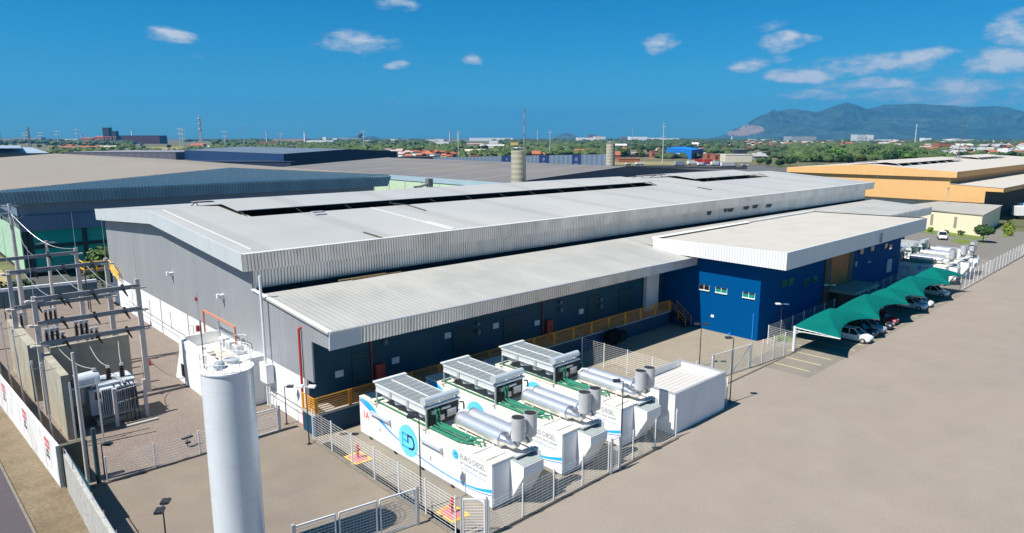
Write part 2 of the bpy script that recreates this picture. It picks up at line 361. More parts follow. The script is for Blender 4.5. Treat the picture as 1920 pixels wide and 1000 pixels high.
M_kerb = mat('kerb_stone', (.20,.175,.14), .9, 0, .2, 2)
M_line = mat('road_line_paint', (.62,.54,.28), .8, 0, .15, 3)

def sheet(name, poly, z, m):
    mb = MB(); n = len(poly); mb.add([(p[0], p[1], z) for p in poly], [tuple(range(n))])
    o = mb.build(name, m); return struct(o)
sheet('ground', [(-30000,-30000),(30000,-30000),(30000,30000),(-30000,30000)], -.06, M_land)
sheet('site_paving', [(6.85,-60),(420,-60),(420,27.6),(262,27.6),(262,31),(208,36),(200,112),(3,112)], -.02, M_lot)
sheet('street', [(-40,-60),(4.45,-60),(4.45,46),(3.95,70),(1.5,140),(-2,300),(-40,300)], -.012, M_asph)
sheet('verge', [(4.55,-60),(7.4,-60),(7.4,50),(6.2,72),(4.4,112),(2,300),(-1.9,300),(1.6,140),(4.05,70),(4.55,46)], -.006, M_dirt)
k = MB()
kp = [(4.5,-60),(4.5,46),(4.0,70),(1.55,140)]
for a, b in zip(kp, kp[1:]): k.beam((*a, .02), (*b, .02), .14, .12)
struct(k.build('kerb', M_kerb))
sheet('yard_paving', [(7.1,-20),(22.4,-20),(23.4,49.9),(7.1,49.9)], -.012, M_yard)
sheet('delivery_yard', [(51.6,31.2),(72.4,31.2),(72.4,46.9),(22.8,46.9),(22.8,45.6),(51.6,45.6)], -.008, mat('delivery_yard_paving', (0.2758,0.2382,0.1797), .92, 0, .07, .5, col2=(0.2591,0.2257,0.1714), fine=(9,.10)))
sheet('generator_slab', [(22.5,27.9),(51.6,27.9),(51.6,45.6),(22.5,45.6)], -.012, M_slab)
sheet('gravel_bed', [(7.3,50.05),(23.4,50.05),(23.4,113.6),(3.6,114.6),(4.2,92)], .0, M_gravel)
k = MB(); k.box(8.4,22.8,49.86,50.04,-.02,.10); k.box(22.4,22.56,27.9,46.9,-.02,.1); k.box(23,43.4,27.45,27.6,-.02,.10); k.box(51.4,72,31.05,31.2,-.02,.08)
struct(k.build('yard_kerbs', M_kerb))
sheet('gravel_beyond_wall', [(3,114.4),(15,113.8),(15,150),(3,150)], -.012, mat('sandy_soil', (0.3096,0.2399,0.1316), .95, 0, .2, .2))
sheet('ground_beyond_wall', [(15.01,113.8),(101,113.0),(101,137),(15.01,137)], -.012, mat('dark_side_ground', (.075,.08,.075), .9, 0, .2, .5))  # even dark grey ground along the foot of the green glass
# parking
sheet('parking_bays', [(64.5,26.6),(119,26.6),(119,35.6),(64.5,33.0)], -.006, mat('parking_asphalt', (0.2206,0.1935,0.1548), .92, 0, .10, .4, col2=(0.2012,0.1819,0.1509), fine=(10,.10)))
lm = MB()
for x, y0, y1 in [(66.3,27.3,31.1),(69.0,27.3,31.4),(71.6,27.3,32)] + [(74.2+2.62*i,26.9,32.2) for i in range(16)]:
    lm.add([(x,y0,0),(x+.14,y0,0),(x+.14,y1,0),(x,y1,0)], [(0,1,2,3)])
struct(lm.build('parking_lines', M_line))
sheet('service_road', [(119,28),(262,27.9),(262,31),(208,36.5),(207,112),(165,112),(165,44),(119,44)], -.008, M_asph2)
def grass(name, poly):
    o = sheet(name, poly, .03, M_grass); o['kind'] = 'structure'; return o
grass('lawn', [(184,40.5),(191,39.5),(198,56),(190,57)])
grass('lawn', [(172,39.5),(180,37.6),(183.5,44),(178,44.2)])
grass('lawn', [(193,37.5),(196,36.6),(232,42.8),(226,43.6)])
grass('lawn', [(74.5,33.2),(118,33.9),(118,35.4),(74.5,35.4)])

# ================================================================ MAIN WAREHOUSE
WH = thing('warehouse', 'huge warehouse with white roof, grey ribbed cladding and dark blue loading side', 'warehouse', (22.2,55,0))
sy = lambda x: .0127*(x-21.4)
sz = lambda x: -.003*(x-21.4)
X0, X1 = 21.3, 163.4
def RP(x, y):   # point on the main roof
    if y <= 79.3: z = 13.7 + (15.39-13.7)*(y-54.8)/24.5
    else: z = 15.39 - (15.39-13.75)*(y-79.3)/24.0
    return (x, y+sy(x), z+sz(x))
def rq(mb, x0, x1, y0, y1): mb.slab([RP(x0,y0), RP(x1,y0), RP(x1,y1), RP(x0,y1)], .12)
HOLES = [(29.0,104.0),(119.0,147.5)]
mb = MB()
rq(mb, X0, X1, 54.8, 71.2); rq(mb, X0, X1, 87.4, 103.3)
xs = [X0] + [v for h in HOLES for v in h] + [X1]
for i in range(0, len(xs), 2):
    rq(mb, xs[i], xs[i+1], 71.2, 79.3); rq(mb, xs[i], xs[i+1], 79.3, 87.4)
roof = mb.build('roof', M_roof, WH)
mb = MB()
for h in HOLES:   # shallow dark throat below each ventilator
    a, b = h
    for (p, q) in [((a,71.2),(b,71.2)),((b,71.2),(b,87.4)),((b,87.4),(a,87.4)),((a,87.4),(a,71.2))]:
        A = RP(*p); B = RP(*q)
        mb.add([(A[0],A[1],A[2]-.05),(B[0],B[1],B[2]-.05),(B[0],B[1],12.2),(A[0],A[1],12.2)], [(0,1,2,3)])
    mb.box(a, b, 71.2+sy(a), 87.4+sy(b), 12.1, 12.2)
mb.build('ventilator_throat', M_dark, WH)
# ridge caps, flashing, patches
mb = MB()
for x, y0, y1, w in [(43.5,55.2,70.9,.16),(22.6,56,79,.10)]:
    A = RP(x, y0); B = RP(x, y1); mb.beam((A[0],A[1],A[2]+.04), (B[0],B[1],B[2]+.04), w, .06)
for x0, x1, y0, y1 in [(43.3,44.2,55.5,60.2),(21.3,163.4,54.5,55.0)]:
    mb.slab([tuple(Vector(RP(x,y))+Vector((0,0,.05))) for x, y in [(x0,y0),(x1,y0),(x1,y1),(x0,y1)]], .05)
mb.build('roof_flashing', mat('white_flashing', (.56,.56,.54), .5, 0, .04, 1), roof)
mb = MB()
def rline(u0, v0, u1, v1, w):
    a = G(u0, v0, 14.3); b = G(u1, v1, 14.3)
    pts = []
    for p in (a, b):
        y = max(55, min(79, p.y)); q = RP(p.x, y - sy(p.x)); pts.append((q[0], q[1], q[2]+.07))
    mb.beam(pts[0], pts[1], w, .08)
rline(682,429,733,438,.22); rline(712,390,764,391.5,.14); rline(764,391.5,798,397.5,.18); rline(1308,351,1334,353.5,.3)
mb.build('roof_cable_tray', mat('dark_cable_tray', (.09,.085,.08), .8), roof)
mb = MB()
for (u0,v0) in [(596,404),(600,407)]:
    a = G(u0, v0, 14.4); q = RP(a.x, a.y-sy(a.x)); mb.box(q[0]-.7,q[0]+.7,q[1]-.35,q[1]+.35,q[2]+.02,q[2]+.10)
mb.each('roof_patch', mat('grey_skylight_patch', (.36,.36,.42), .4), roof, 1)
p = G(822,349,16.3); q = (p.x, 81.0, 16.1); mb = MB(); mb.tube([(q[0]-2.2,q[1]-.2,q[2]),(q[0]-1,q[1]-.3,q[2]+.05),(q[0],q[1]-.3,q[2]+.3),(q[0]+.5,q[1]-.3,q[2]+.9)], .16, 6); mb.box(q[0]+.1,q[0]+.9,q[1]-.6,q[1]+.2,q[2]-.1,q[2]+1.1); mb.build('loose_sheet', mat('crumpled_dark_sheet', (.14,.14,.14), .5), roof)
# ventilator hoods
def hood(x0, x1):
    W_, zt, zl = 7.2, 16.05, 15.40
    mb = MB()
    for s in (-1, 1):
        n = 4
        for i in range(n):
            f0, f1 = i/n, (i+1)/n
            z = lambda f: zt-(zt-zl)*f**1.15
            y0, y1 = 80+s*W_*f0, 80+s*W_*f1
            q = [(x0, y0+sy(x0), z(f0)+sz(x0)), (x1, y0+sy(x1), z(f0)+sz(x1)), (x1, y1+sy(x1), z(f1)+sz(x1)), (x0, y1+sy(x0), z(f1)+sz(x0))]
            mb.slab(q if s > 0 else [q[1], q[0], q[3], q[2]], .07)
    h = mb.build('ventilator_hood', M_roof, WH)
    br = MB(); n = int((x1-x0)/6)
    for i in range(n+1):
        x = x0+.4+(x1-x0-.8)*i/n
        for s in (-1, 1):
            y = 80+s*6.9+sy(x); br.beam((x, y, 15.28+sz(x)), (x+.1, 80+s*8.8+sy(x), 14.72+sz(x)), .09); br.beam((x, y-s*1.8, 14.6), (x, y-s*.3, 15.25), .08)
    br.each('bracket', M_blackst, h, 2)
    lw = MB()    # louvre curtain under the near lip
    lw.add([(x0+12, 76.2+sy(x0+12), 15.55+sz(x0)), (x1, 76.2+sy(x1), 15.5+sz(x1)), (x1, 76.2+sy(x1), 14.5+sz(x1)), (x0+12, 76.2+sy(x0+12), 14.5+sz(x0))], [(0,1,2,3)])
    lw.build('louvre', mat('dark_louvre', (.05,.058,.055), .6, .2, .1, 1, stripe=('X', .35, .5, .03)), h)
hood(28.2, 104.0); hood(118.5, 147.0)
# gable fascia and eave fascia
mb = MB()
def gf(y0, y1):
    a = RP(X0, y0); b = RP(X0, y1); h0 = 1.42 if y0 < 60 or y0 > 100 else 1.42; h1 = 1.42
    mb.hexa([(21.25,a[1],a[2]-1.42),(21.34,a[1],a[2]-1.42),(21.34,b[1],b[2]-1.42),(21.25,b[1],b[2]-1.42)],
            [(21.2,a[1],a[2]+.03),(21.29,a[1],a[2]+.03),(21.29,b[1],b[2]+.03),(21.2,b[1],b[2]+.03)])
gf(54.8, 79.3); gf(79.3, 103.3)
mb.build('gable_fascia', M_fascia_y, WH)
mb = MB()
A, B = RP(X0, 54.8), RP(X1, 54.8)
mb.ribs((21.2,54.72,A[2]+.03),(B[0]+.1,B[1]-.08,B[2]+.03),(21.3,54.78,A[2]-1.45),(B[0],56.65,B[2]-1.45))
mb.build('eave_fascia', M_cladx, WH)
mb = MB()
mb.ribs((22.3,55.4,13.3),(160.2,57.2,12.8),(22.3,55.4,8.6),(160.2,57.2,8.0))
mb.build('side_cladding', M_cladx, WH)
mb = MB(); mb.hexa([(22.5,55.12,8.6),(160,56.9,8.0),(160,57.1,8.0),(22.5,55.3,8.6)], [(22.5,55.12,10.6),(160,56.9,9.75),(160,57.1,9.75),(22.5,55.3,10.6)]); mb.build('gap_shade_band', M_dark, WH)  # solid dark strip paints the unlit gap below the cladding
mb = MB()   # torn openings along the side
for (u, v, w) in [(1326,399,1.5),(1357,394,1.1),(1366,393.5,2.6),(1397,389.5,2.4),(1414,387,2.2),(1440,385.5,2.8)]:
    r = _R*(u-960) - _up*(v-500) + _fw*1280; t = (56.6)/r.y; x = r.x*t; z = CAM_H + r.z*t; y = 55.3+(x-22.3)*.01305
    mb.add([(x-w*.5, y-.03, z-.28), (x+w*.25, y-.03, z-.35), (x+w*.5, y-.03, z+.2), (x-w*.45, y-.03, z+.28)], [(0,1,2,3)])
mb.each('louvre_opening', mat('grey_opening', (.10,.105,.11), .8), WH, 1)
mb = MB(); mb.prism([(55.5,5.1),(55.5,13.0),(79.3,14.9),(103.0,13.2),(103.0,5.1)], 'x', 22.2, 22.35)
mb.build('gable_cladding', M_clad, WH)
mb = MB(); mb.prism([(42.45,9.6),(42.45,8.3),(45.3,8.3),(45.3,5.1),(55.48,5.1),(55.48,10.55)], 'x', 22.2, 22.32)
ep = mb.build('annex_end_panel', M_clad, WH)
mb = MB(); mb.beam((22.2,42.4,9.63), (22.2,55.4,10.58), .3, .07); mb.build('verge_flashing', M_steelw, ep)
mb = MB(); mb.prism([(46.95,0),(46.95,1.8),(48.95,1.8),(48.95,4.4),(107.5,4.4),(107.5,0)], 'x', 23.36, 23.56); MB().box(159.9,160.1,57.4,104,0,13).build('end_wall', M_whitewall, WH); MB().box(23,160,103.6,103.9,0,13.4).build('rear_wall', M_whitewall, WH)
mb.build('base_wall', M_whitewall, WH)
mb = MB()
for y in (57.4, 66.9, 76.4, 85.9, 95.4): mb.box(23.28,23.36,y,y+.06,0,4.2)
mb.box(23.26,23.35,49,102,.95,1.02)
mb.build('wall_joint', mat('grey_joint', (.45,.45,.45), .8), WH)
# annex roof (canopy) and its fascia
ya = lambda x: 42.4+(x-22.2)*.038 if x < 73 else 43.4
def AP(x, back):
    if back: return (x, 53.7+(x-22.2)*.0127, 10.45-(x-22.2)*.0055)
    if x < 80: return (x, ya(x), 9.58-(x-22.2)*.016)
    return (x, 42.9, 9.28)
mb = MB()
mb.slab([AP(22.0,0), AP(70.9,0), AP(70.9,1), AP(22.0,1)], .14)
mb.slab([(119.2,42.9,9.28), (156.6,42.9,9.26), AP(160.5,1), AP(119.2,1)], .14)
mb.slab([(71.0,49.9,9.75), (119.2,50.6,9.6), AP(119.1,1), AP(71.0,1)], .14)
ar = mb.build('annex_roof', M_annex, WH)
mb = MB()
mb.hexa([(22.4,53.5,9.0),(160,55.3,8.5),(160,57.0,8.5),(22.4,55.3,9.0)], [(22.4,53.5,9.25),(160,55.3,8.75),(160,57.0,8.75),(22.4,55.3,9.25)])
mb.build('valley_shadow_strip', M_dark, ar)  # dark strip laid where the wall shadows the annex roof
mb = MB()
A, B = AP(24.7,0), AP(72.2,0)
mb.ribs((A[0],A[1]-.05,A[2]+.02),(B[0],B[1]-.05,B[2]+.02),(A[0],A[1]+.02,8.28),(B[0],B[1]+.02,7.82))
mb.ribs((119.2,42.8,9.3),(156.6,42.8,9.3),(119.2,42.9,7.7),(156.5,42.9,7.7))
mb.each('annex_fascia', M_cladx, WH, 1)
mb = MB()
A2 = AP(22.15,0)
mb.hexa([(22.1,42.36,8.28),(24.69,42.46,8.26),(24.69,42.6,8.26),(22.1,42.5,8.28)], [(22.1,42.27,9.6),(24.69,42.37,9.57),(24.69,42.5,9.57),(22.1,42.4,9.6)])
mb.build('corner_panel', mat('pale_grey_panel', (.50,.53,.57), .4, 0, .04, 1), WH)
mb = MB(); A = AP(22.1,0); B = AP(72.1,0)
mb.beam((A[0],A[1]-.16,A[2]+.04), (B[0],B[1]-.16,B[2]+.04), .22, .10); mb.build('eave_gutter', M_galv, ar)
mb = MB(); a = G(684,527,10.3); mb.beam((a.x-2,54.2,10.45), (a.x+3,54.4,10.42), .5, .1); mb.beam((a.x-1,53.7,10.43), (a.x+4.5,54.0,10.4), .15, .12)
mb.build('loose_timber', mat('brown_timber', (.16,.12,.05), .9), ar)
# loading dock
DK = MB(); DK.box(23.4,72.2,49.0,49.2,1.8,8.75); dk = DK.build('dock_wall', M_dockblue, WH); MB().box(119.4,158,47.6,47.8,0,9.0).build('dock_wall', M_dockblue, WH)
mb = MB(); mb.box(22.95,70.9,46.95,49.0,0,1.66); pf = mb.build('loading_platform', mat('platform_side_blue', (.004,.05,.10), .6, 0, .15, .5), WH)
mb = MB(); mb.box(22.82,71.0,46.86,49.0,1.67,1.82); mb.build('platform_top', M_conc, pf)
mb = MB()
for x in (27.5, 38.2, 44.6, 57.5, 63.2): mb.box(x, x+2.6, 48.93, 49.0, 1.82, 5.3)
mb.each('dock_door', mat('dock_door_dark', (.004,.055,.078), .5, 0, .1, 1, stripe=('Z', .3, .3, .01)), dk, 1)
mb = MB()
for x, z in [(25.9,3.6),(31.4,3.5),(37.2,4.6),(43.2,4.4),(49.0,3.6),(56.0,3.6)]: mb.box(x, x+.75, 48.9, 48.97, z, z+.55)
mb.each('notice_board', mat('notice_white', (.62,.66,.70), .6), dk, 1)
mb = MB()
for x in (29.6, 50.6): mb.box(x, x+.9, 48.6, 48.97, 2.0, 3.9)
mb.each('hose_cabinet', M_red, dk, 1)
mb = MB()
for x in (29.3, 50.2): mb.cyl((x,48.8,1.8), (x,48.8,8.7), .06)
mb.each('red_downpipe', M_red, dk)
mb = MB()
for x, z in [(30.5,6.4),(41,5.2),(52.7,5.4),(59.5,4.6)]:
    mb.box(x, x+.35, 48.7, 48.96, z, z+.3); mb.box(x+.02, x+.3, 48.6, 48.95, z-.9, z-.45)
mb.each('wall_light', mat('grey_fittings', (.16,.18,.2), .6), dk, 2)
mb = MB(); mb.box(67.9,70.4,48.4,48.9,1.84,8.3); mb.build('white_pillar', M_white, WH)
mb = MB(); mb.box(22.9,23.1,45.35,48.95,7.8,8.9); mb.beam((23,43,8.5),(23,53,9.3),.2,.4)
mb.build('canopy_beam', mat('dark_beam', (.05,.05,.055), .7), WH)
# pipes on the wall
mb = MB(); mb.cyl((23.1,49.2,.1),(23.1,49.2,8.3),.10); mb.cyl((23.1,49.2,8.25),(23.35,49.2,8.4),.1); mb.build('red_downpipe', M_red, WH)
mb = MB(); mb.cyl((21.7,52.6,4.9),(21.7,52.6,12.2),.11); mb.build('white_downpipe', M_steelw, WH); mb = MB(); mb.box(21.5,22.1,52.1,53.4,3.3,4.9); mb.cyl((21.8,52.4,1.2),(21.8,52.4,3.3),.07); mb.cyl((21.8,52.9,1.2),(21.8,52.9,3.3),.07)
mb.build('meter_box', M_steelw, WH)
mb = MB()
for y in (76.2, 62.0): mb.box(21.9,22.2,y,y+.5,8.6,9.0); mb.cyl((21.7,y+.2,8.7),(21.7,y+.2,9.1),.15)
mb.each('wall_lamp', M_steelw, WH, 2)
mb = MB()
for y in (97.5, 90, 82, 74.5): mb.cyl((23.2,y,1.2),(23.2,y,3.4),.04); mb.beam((23.2,y,3.3),(22.8,y,3.4),.06)
mb.cyl((23.26,60,1.6),(23.26,100,1.6),.04); mb.cyl((23.26,49.5,1.5),(23.26,57,1.5),.04)
mb.build('wall_conduit', M_galv, WH)

# the near end stands a little farther out than first surveyed: ease every high part outwards along its sight line
def ease(o):
    for c in kids(o): ease(c)
    nm = o.name.split('.')[0]
    if o.type != 'MESH' or nm in ('base_wall','wall_joint','dock_wall','loading_platform','platform_top','dock_door','notice_board','hose_cabinet','red_downpipe','wall_light','white_pillar','wall_conduit'): return
    off = WL[o.name]
    bm = bmesh.new(); bm.from_mesh(o.data); bmesh.ops.bisect_plane(bm, geom=bm.verts[:]+bm.edges[:]+bm.faces[:], plane_co=Vector((75,0,0))-off, plane_no=(1,0,0)); bm.to_mesh(o.data); bm.free()
    for v in o.data.vertices:
        w = v.co + off; f = .9524 + .0476*min(1, max(0, (w.x-22.2)/52.8)); s = 1/f
        v.co = Vector((w.x*s, w.y*s, CAM_H+(w.z-CAM_H)*s)) - off
for c_ in kids(WH): ease(c_)

# platform railing: a thing of its own
RL = thing('platform_railing', 'yellow steel railing with plate posts along the loading platform', 'railing', (22.9,46.9,1.82))
px = [22.95 + i*2.98 for i in range(16)]
for x in px + [70.6]:
    mb = MB(); mb.box(x, x+.12, 46.9, 47.0, 1.83, 3.15); mb.box(x+.16, x+.28, 46.9, 47.0, 1.83, 3.15); mb.build('post', M_yellow, RL)
mb = MB()
for i in range(7):
    z = 1.98+i*.19
    mb.beam((22.95,46.95,z), (70.8,46.95,z), .05, .06 if i < 6 else .10)
    mb.beam((22.95,46.9,z), (22.95,48.9,z), .05, .06 if i < 6 else .1)
mb.box(22.9,23.02,48.8,48.95,1.83,3.15)
mb.build('rail', M_yellow, RL)
# dock stairs
ST = thing('dock_stairs', 'steel stairs with yellow handrail from the loading platform down to the delivery yard', 'stairs', (71.3,46.5,0))
mb = MB()
for i in range(8): mb.box(71.0, 72.3, 46.7-i*.28, 46.98-i*.28, 1.6-i*.2-.12, 1.6-i*.2)
mb.build('treads', M_blackst, ST)
mb = MB()
for x in (71.02, 72.25):
    mb.beam((x,46.9,2.9), (x,44.7,1.2), .07); mb.beam((x,46.9,2.4), (x,44.7,.7), .05)
    for t in (0, .5, 1): mb.beam((x,46.9-2.2*t,1.7-1.6*t), (x,46.9-2.2*t,2.9-1.7*t), .07)
mb.build('handrail', M_yellow, ST)

# ================================================================ OFFICE BLOCK
OF = thing('office_block', 'bright blue office block with flat white fascia roof projecting from the warehouse side', 'building', (72.4,36,0))
mb = MB(); mb.box(72.3,118.0,36.0,50.5,0,9.3); ow = mb.build('wall', M_blue, OF)
mb = MB(); mb.slab([(71.1,32.85,10.72),(118.3,33.1,10.72),(118.6,50.3,10.4),(71.1,49.9,10.5)], .3); mb.build('roof', M_office_roof, OF)
mb = MB(); mb.hexa([(71.0,32.6,8.9),(71.14,32.6,8.9),(71.14,49.9,9.0),(71.0,49.9,9.0)], [(71.0,32.6,10.85),(71.14,32.6,10.85),(71.14,49.9,10.68),(71.0,49.9,10.68)])
mb.build('front_fascia', M_wfascia_y, OF)
mb = MB(); mb.hexa([(71.15,32.6,8.9),(118.5,32.85,8.9),(118.5,33.0,8.9),(71.15,32.75,8.9)], [(71.15,32.6,10.85),(118.5,32.85,10.85),(118.5,33.0,10.85),(71.15,32.75,10.85)])
sfa = mb.build('side_fascia', M_wfascia_x, OF)
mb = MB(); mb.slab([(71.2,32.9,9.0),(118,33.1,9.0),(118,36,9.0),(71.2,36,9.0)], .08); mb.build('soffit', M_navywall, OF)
mb = MB(); mb.beam((71.1,49.95,10.62),(118.6,50.35,10.52),.35,.25); mb.beam((71.1,49.8,10.7),(95,50.0,10.66),.9,.05)
mb.build('roof_edge', mat('pale_edge', (.72,.70,.66), .7, 0, .15, 2), OF)
mb = MB(); mb.beam((96,50.4,10.6),(118.6,50.3,10.5),.12,.12); mb.beam((118.4,33.2,10.8),(118.6,50.3,10.45),.15,.12); mb.build('roof_trim', M_dark, OF)
# blue sunlit windows
def win(mb_f, mb_g, y0, y1, z0, z1, x):
    mb_f.box(x-.10,x-.02,y0-.08,y1+.08,z0-.14,z0)
    mb_g.box(x-.05,x-.01,y0,y1,z0,z1)
for i, (y0, y1, g) in enumerate([(42.45,43.8,M_glassd),(40.1,41.55,M_glassg),(36.6,38.05,M_glassg)]):
    f = MB(); f.box(72.18,72.28,y0-.06,y1+.06,4.78,4.90); f.box(72.2,72.28,(y0+y1)/2-.03,(y0+y1)/2+.03,4.9,5.5)
    for (a, b, c, d) in [(y0-.04,y0,4.9,5.5),(y1,y1+.04,4.9,5.5)]: f.box(72.22,72.28,a,b,c,d)
    w = f.build('window', M_steelw, OF)
    g_ = MB(); g_.box(72.24,72.27,y0,y1,4.9,5.5); g_.build('pane', g, w)
    g_ = MB(); g_.box(72.22,72.27,y0,y1,5.32,5.5); g_.build('blind', M_dark, w)
mb = MB(); mb.box(72.2,72.27,41.6,42.0,1.7,2.0); mb.build('notice', M_steelw, OF)
mb = MB(); mb.box(72.18,72.25,36.5,36.62,0,3.2); mb.box(72.1,72.28,39.2,39.6,.02,.25); mb.build('conduit', M_dblue, OF)
wn = MB()
for x, z in [(77.5,5.6),(79.2,5.6),(83.6,4.9),(86,4.9),(101,6.8),(105,6.8),(110.5,6.6),(112.5,6.2)]:
    f = MB(); f.box(x-.06,x+1.26,35.9,35.97,z-.08,z+.72); w = f.build('window', mat('dim_window_frame', (.05,.12,.14), .5), OF)
    g_ = MB(); g_.box(x,x+1.2,35.87,35.92,z,z+.64); g_.build('pane', M_glassd, w)
mb = MB(); mb.box(91.2,97.0,35.85,35.98,3.4,8.9); mb.build('orange_panel', M_orange, OF)
mb = MB(); mb.box(89.4,91.19,35.8,35.99,0,8.9); mb.box(97.01,98.6,35.8,35.99,2.9,8.9); mb.each('entrance_pier', mat('brown_pier', (.10,.07,.06), .7), OF, 1)
mb = MB(); mb.box(90.8,99.2,32.4,35.95,3.0,3.35); en = mb.build('entrance_canopy', M_conc_d, OF)
mb = MB(); mb.box(91.4,98.4,34.6,35.84,.0,2.98); mb.build('entrance_glass', mat('entrance_glass', (.03,.035,.035), .3), en)
mb = MB(); mb.box(112.4,114.4,35.88,35.98,2.6,4.6); mb.box(99.6,100.2,35.86,35.97,5.2,5.9); mb.box(104.4,105.4,35.86,35.97,5.1,5.35)
mb.each('sign_board', mat('pale_board', (.35,.42,.47), .6), OF, 1)
mb = MB(); mb.box(98.4,98.52,32.55,32.62,9.05,10.4); mb.box(98.9,99.02,32.55,32.62,9.05,10.4)
for i in range(3): mb.box(98.4,99.02,32.54,32.6,9.2+i*.45,9.3+i*.45)
mb.build('fascia_emblem', mat('emblem_blue', (.06,.10,.16), .5), OF)

# ================================================================ GENERATOR CONTAINERS
GO = Vector((25.9, 29.5, 0))
GN = thing('generator_container', 'nearest white generator container, the one with a red 1A on its side', 'generator', GO, 'white generator containers with roof coolers and exhaust stacks')
x0, x1, y0, y1 = 25.9, 29.3, 29.5, 45.2
mb = MB(); mb.box(x0,x1,y0,y1,.18,3.05); gb = mb.build('body', M_cont, GN)
mb = MB(); mb.box(x0-.02,x1+.02,y0-.02,y1+.02,3.06,3.13); mb.build('roof', M_conttop, GN)
mb = MB(); mb.box(x0+.1,x1-.1,y0+.1,y1-.1,0,.17); mb.build('skid', M_stack, GN)
mb = MB(); mb.box(x0+.08,27.35,y0-.03,y0-.005,.3,2.95); mb.build('end_panel', M_contend, GN)
def ribbon(name, up, lo, m, xo):
    mb = MB(); n = len(up)
    vs = [(x0-xo, y, z) for y, z in up] + [(x0-xo, y, z) for y, z in lo]
    mb.add(vs, [(i, i+1, n+i+1, n+i) for i in range(n-1)]); return mb.build(name, m, gb)
def lerp_pts(pts, n):
    ys = [pts[0][0]+(pts[-1][0]-pts[0][0])*i/(n-1) for i in range(n)]
    P = sorted(pts); return [(y, float(np.interp(y, [p[0] for p in P], [p[1] for p in P]))) for y in ys]
n_ = 18
ribbon('light_blue_band', lerp_pts([(44.98,3.04),(44.5,3.03),(43.9,3.0),(43.3,2.85),(42.6,2.42),(41.9,2.02),(41.0,1.62),(39.7,1.28)], n_), lerp_pts([(45.1,3.0),(44.2,2.62),(43.2,2.3),(42.0,1.86),(41,1.55),(39.7,1.24)], n_), M_lblue, .006)
ribbon('dark_blue_band', lerp_pts([(45.15,2.95),(44.2,2.62),(43.3,2.33),(42.3,1.98),(41.2,1.6),(39.7,1.24)], n_), lerp_pts([(45.15,2.78),(44.2,2.5),(43.3,2.2),(42.3,1.88),(41.2,1.52),(39.7,1.18)], n_), M_dblue, .007)
ribbon('light_blue_swoosh', lerp_pts([(37.8,1.0),(36.5,.86),(35,.76),(33.5,.74),(32,.82),(30.8,1.02),(29.52,1.42)], n_), lerp_pts([(37.8,.95),(36.5,.79),(35,.69),(33.5,.66),(32,.70),(30.8,.85),(29.52,1.16)], n_), M_lblue, .006)
ribbon('dark_blue_swoosh', lerp_pts([(37.8,.97),(36.5,.78),(35,.67),(33.5,.62),(32,.65),(30.8,.76),(29.52,1.04)], n_), lerp_pts([(37.8,.92),(36.5,.75),(35,.64),(33.5,.59),(32,.61),(30.8,.71),(29.52,.98)], n_), M_dblue, .007)
def disc(name, cy, cz, r, m, xo):
    mb = MB(); n = 36
    mb.add([(x0-xo, cy+r*math.cos(2*PI*i/n), cz+r*math.sin(2*PI*i/n)) for i in range(n)], [tuple(range(n))]); return mb.build(name, m, gb)
def stroke(name, pts, w, m, xo, cy, cz, s):
    mb = MB(); pts = [(cy-p[0]*s, cz+p[1]*s) for p in pts]
    for a, b in zip(pts, pts[1:]):
        d = Vector((b[0]-a[0], b[1]-a[1])); d.normalize(); nn = Vector((-d.y, d.x))*w*s/2; e = d*w*s*.45
        mb.add([(x0-xo, a[0]-e.x+nn.x, a[1]-e.y+nn.y), (x0-xo, b[0]+e.x+nn.x, b[1]+e.y+nn.y), (x0-xo, b[0]+e.x-nn.x, b[1]+e.y-nn.y), (x0-xo, a[0]-e.x-nn.x, a[1]-e.y-nn.y)], [(0,1,2,3)])
    return mb.build(name, m, gb)
def emblem(cy, cz, s):
    disc('emblem_disc', cy, cz, s, M_sky, .006)
    stroke('emblem_letter_e', [(-.08,.34),(-.58,.34),(-.58,-.46),(.02,-.46)], .13, M_lblue, .009, cy, cz, s)
    stroke('emblem_letter_e', [(-.55,-.06),(-.1,-.06)], .13, M_lblue, .010, cy, cz, s)
    stroke('emblem_letter_d', [(-.02,-.10),(-.02,.34),(.35,.34),(.52,.2),(.6,0),(.58,-.25),(.42,-.42),(.1,-.46)], .13, M_logonavy, .012, cy, cz, s)
emblem(38.6, 1.6, 1.2); emblem(33.14, 2.5, .34)
text_mesh('lettering', 'EURO·DIESEL', .52, M_gtext, gb, (x0-.008, 32.66, 2.40), (0,-1,0), (0,0,1), sx=.84)
text_mesh('lettering', 'we secure your power', .30, M_gtext, gb, (x0-.008, 32.66, 2.08), (0,-1,0), (0,0,1), sx=.98)
text_mesh('lettering', 'eurodieselbrasil.com.br', .27, M_btext, gb, (x0-.008, 32.66, 1.72), (0,-1,0), (0,0,1), sx=1.03)
num = text_mesh('lettering', '1A', .78, M_rtext, gb, (x0-.008, 44.75, 1.55), (0,-1,0), (0,0,1), bold=.022)
for a, b in ((43.5,40.85),(36.95,34.55)):
    mb = MB(); mb.hexa([(x0-.22,b,2.26),(x0,b,2.26),(x0,a,2.26),(x0-.22,a,2.26)], [(x0-.16,b,2.36),(x0,b,2.44),(x0,a,2.44),(x0-.16,a,2.36)])
    mb.box(x0-.24,x0,b-.06,b,2.1,2.5); mb.build('door_canopy', M_galv, gb)
    mb = MB()
    for yy in (a-.05,(a+b)/2,b+.05): mb.box(x0-.006,x0-.001,yy-.014,yy+.014,.3,2.26)
    mb.box(x0-.006,x0-.001,b+.05,a-.05,.28,.3); mb.box(x0-.05,x0-.001,(a+b)/2+.12,(a+b)/2+.18,1.1,1.4)
    mb.build('door_seam', mat('door_seam_grey', (.42,.42,.42), .6), gb)
mb = MB()
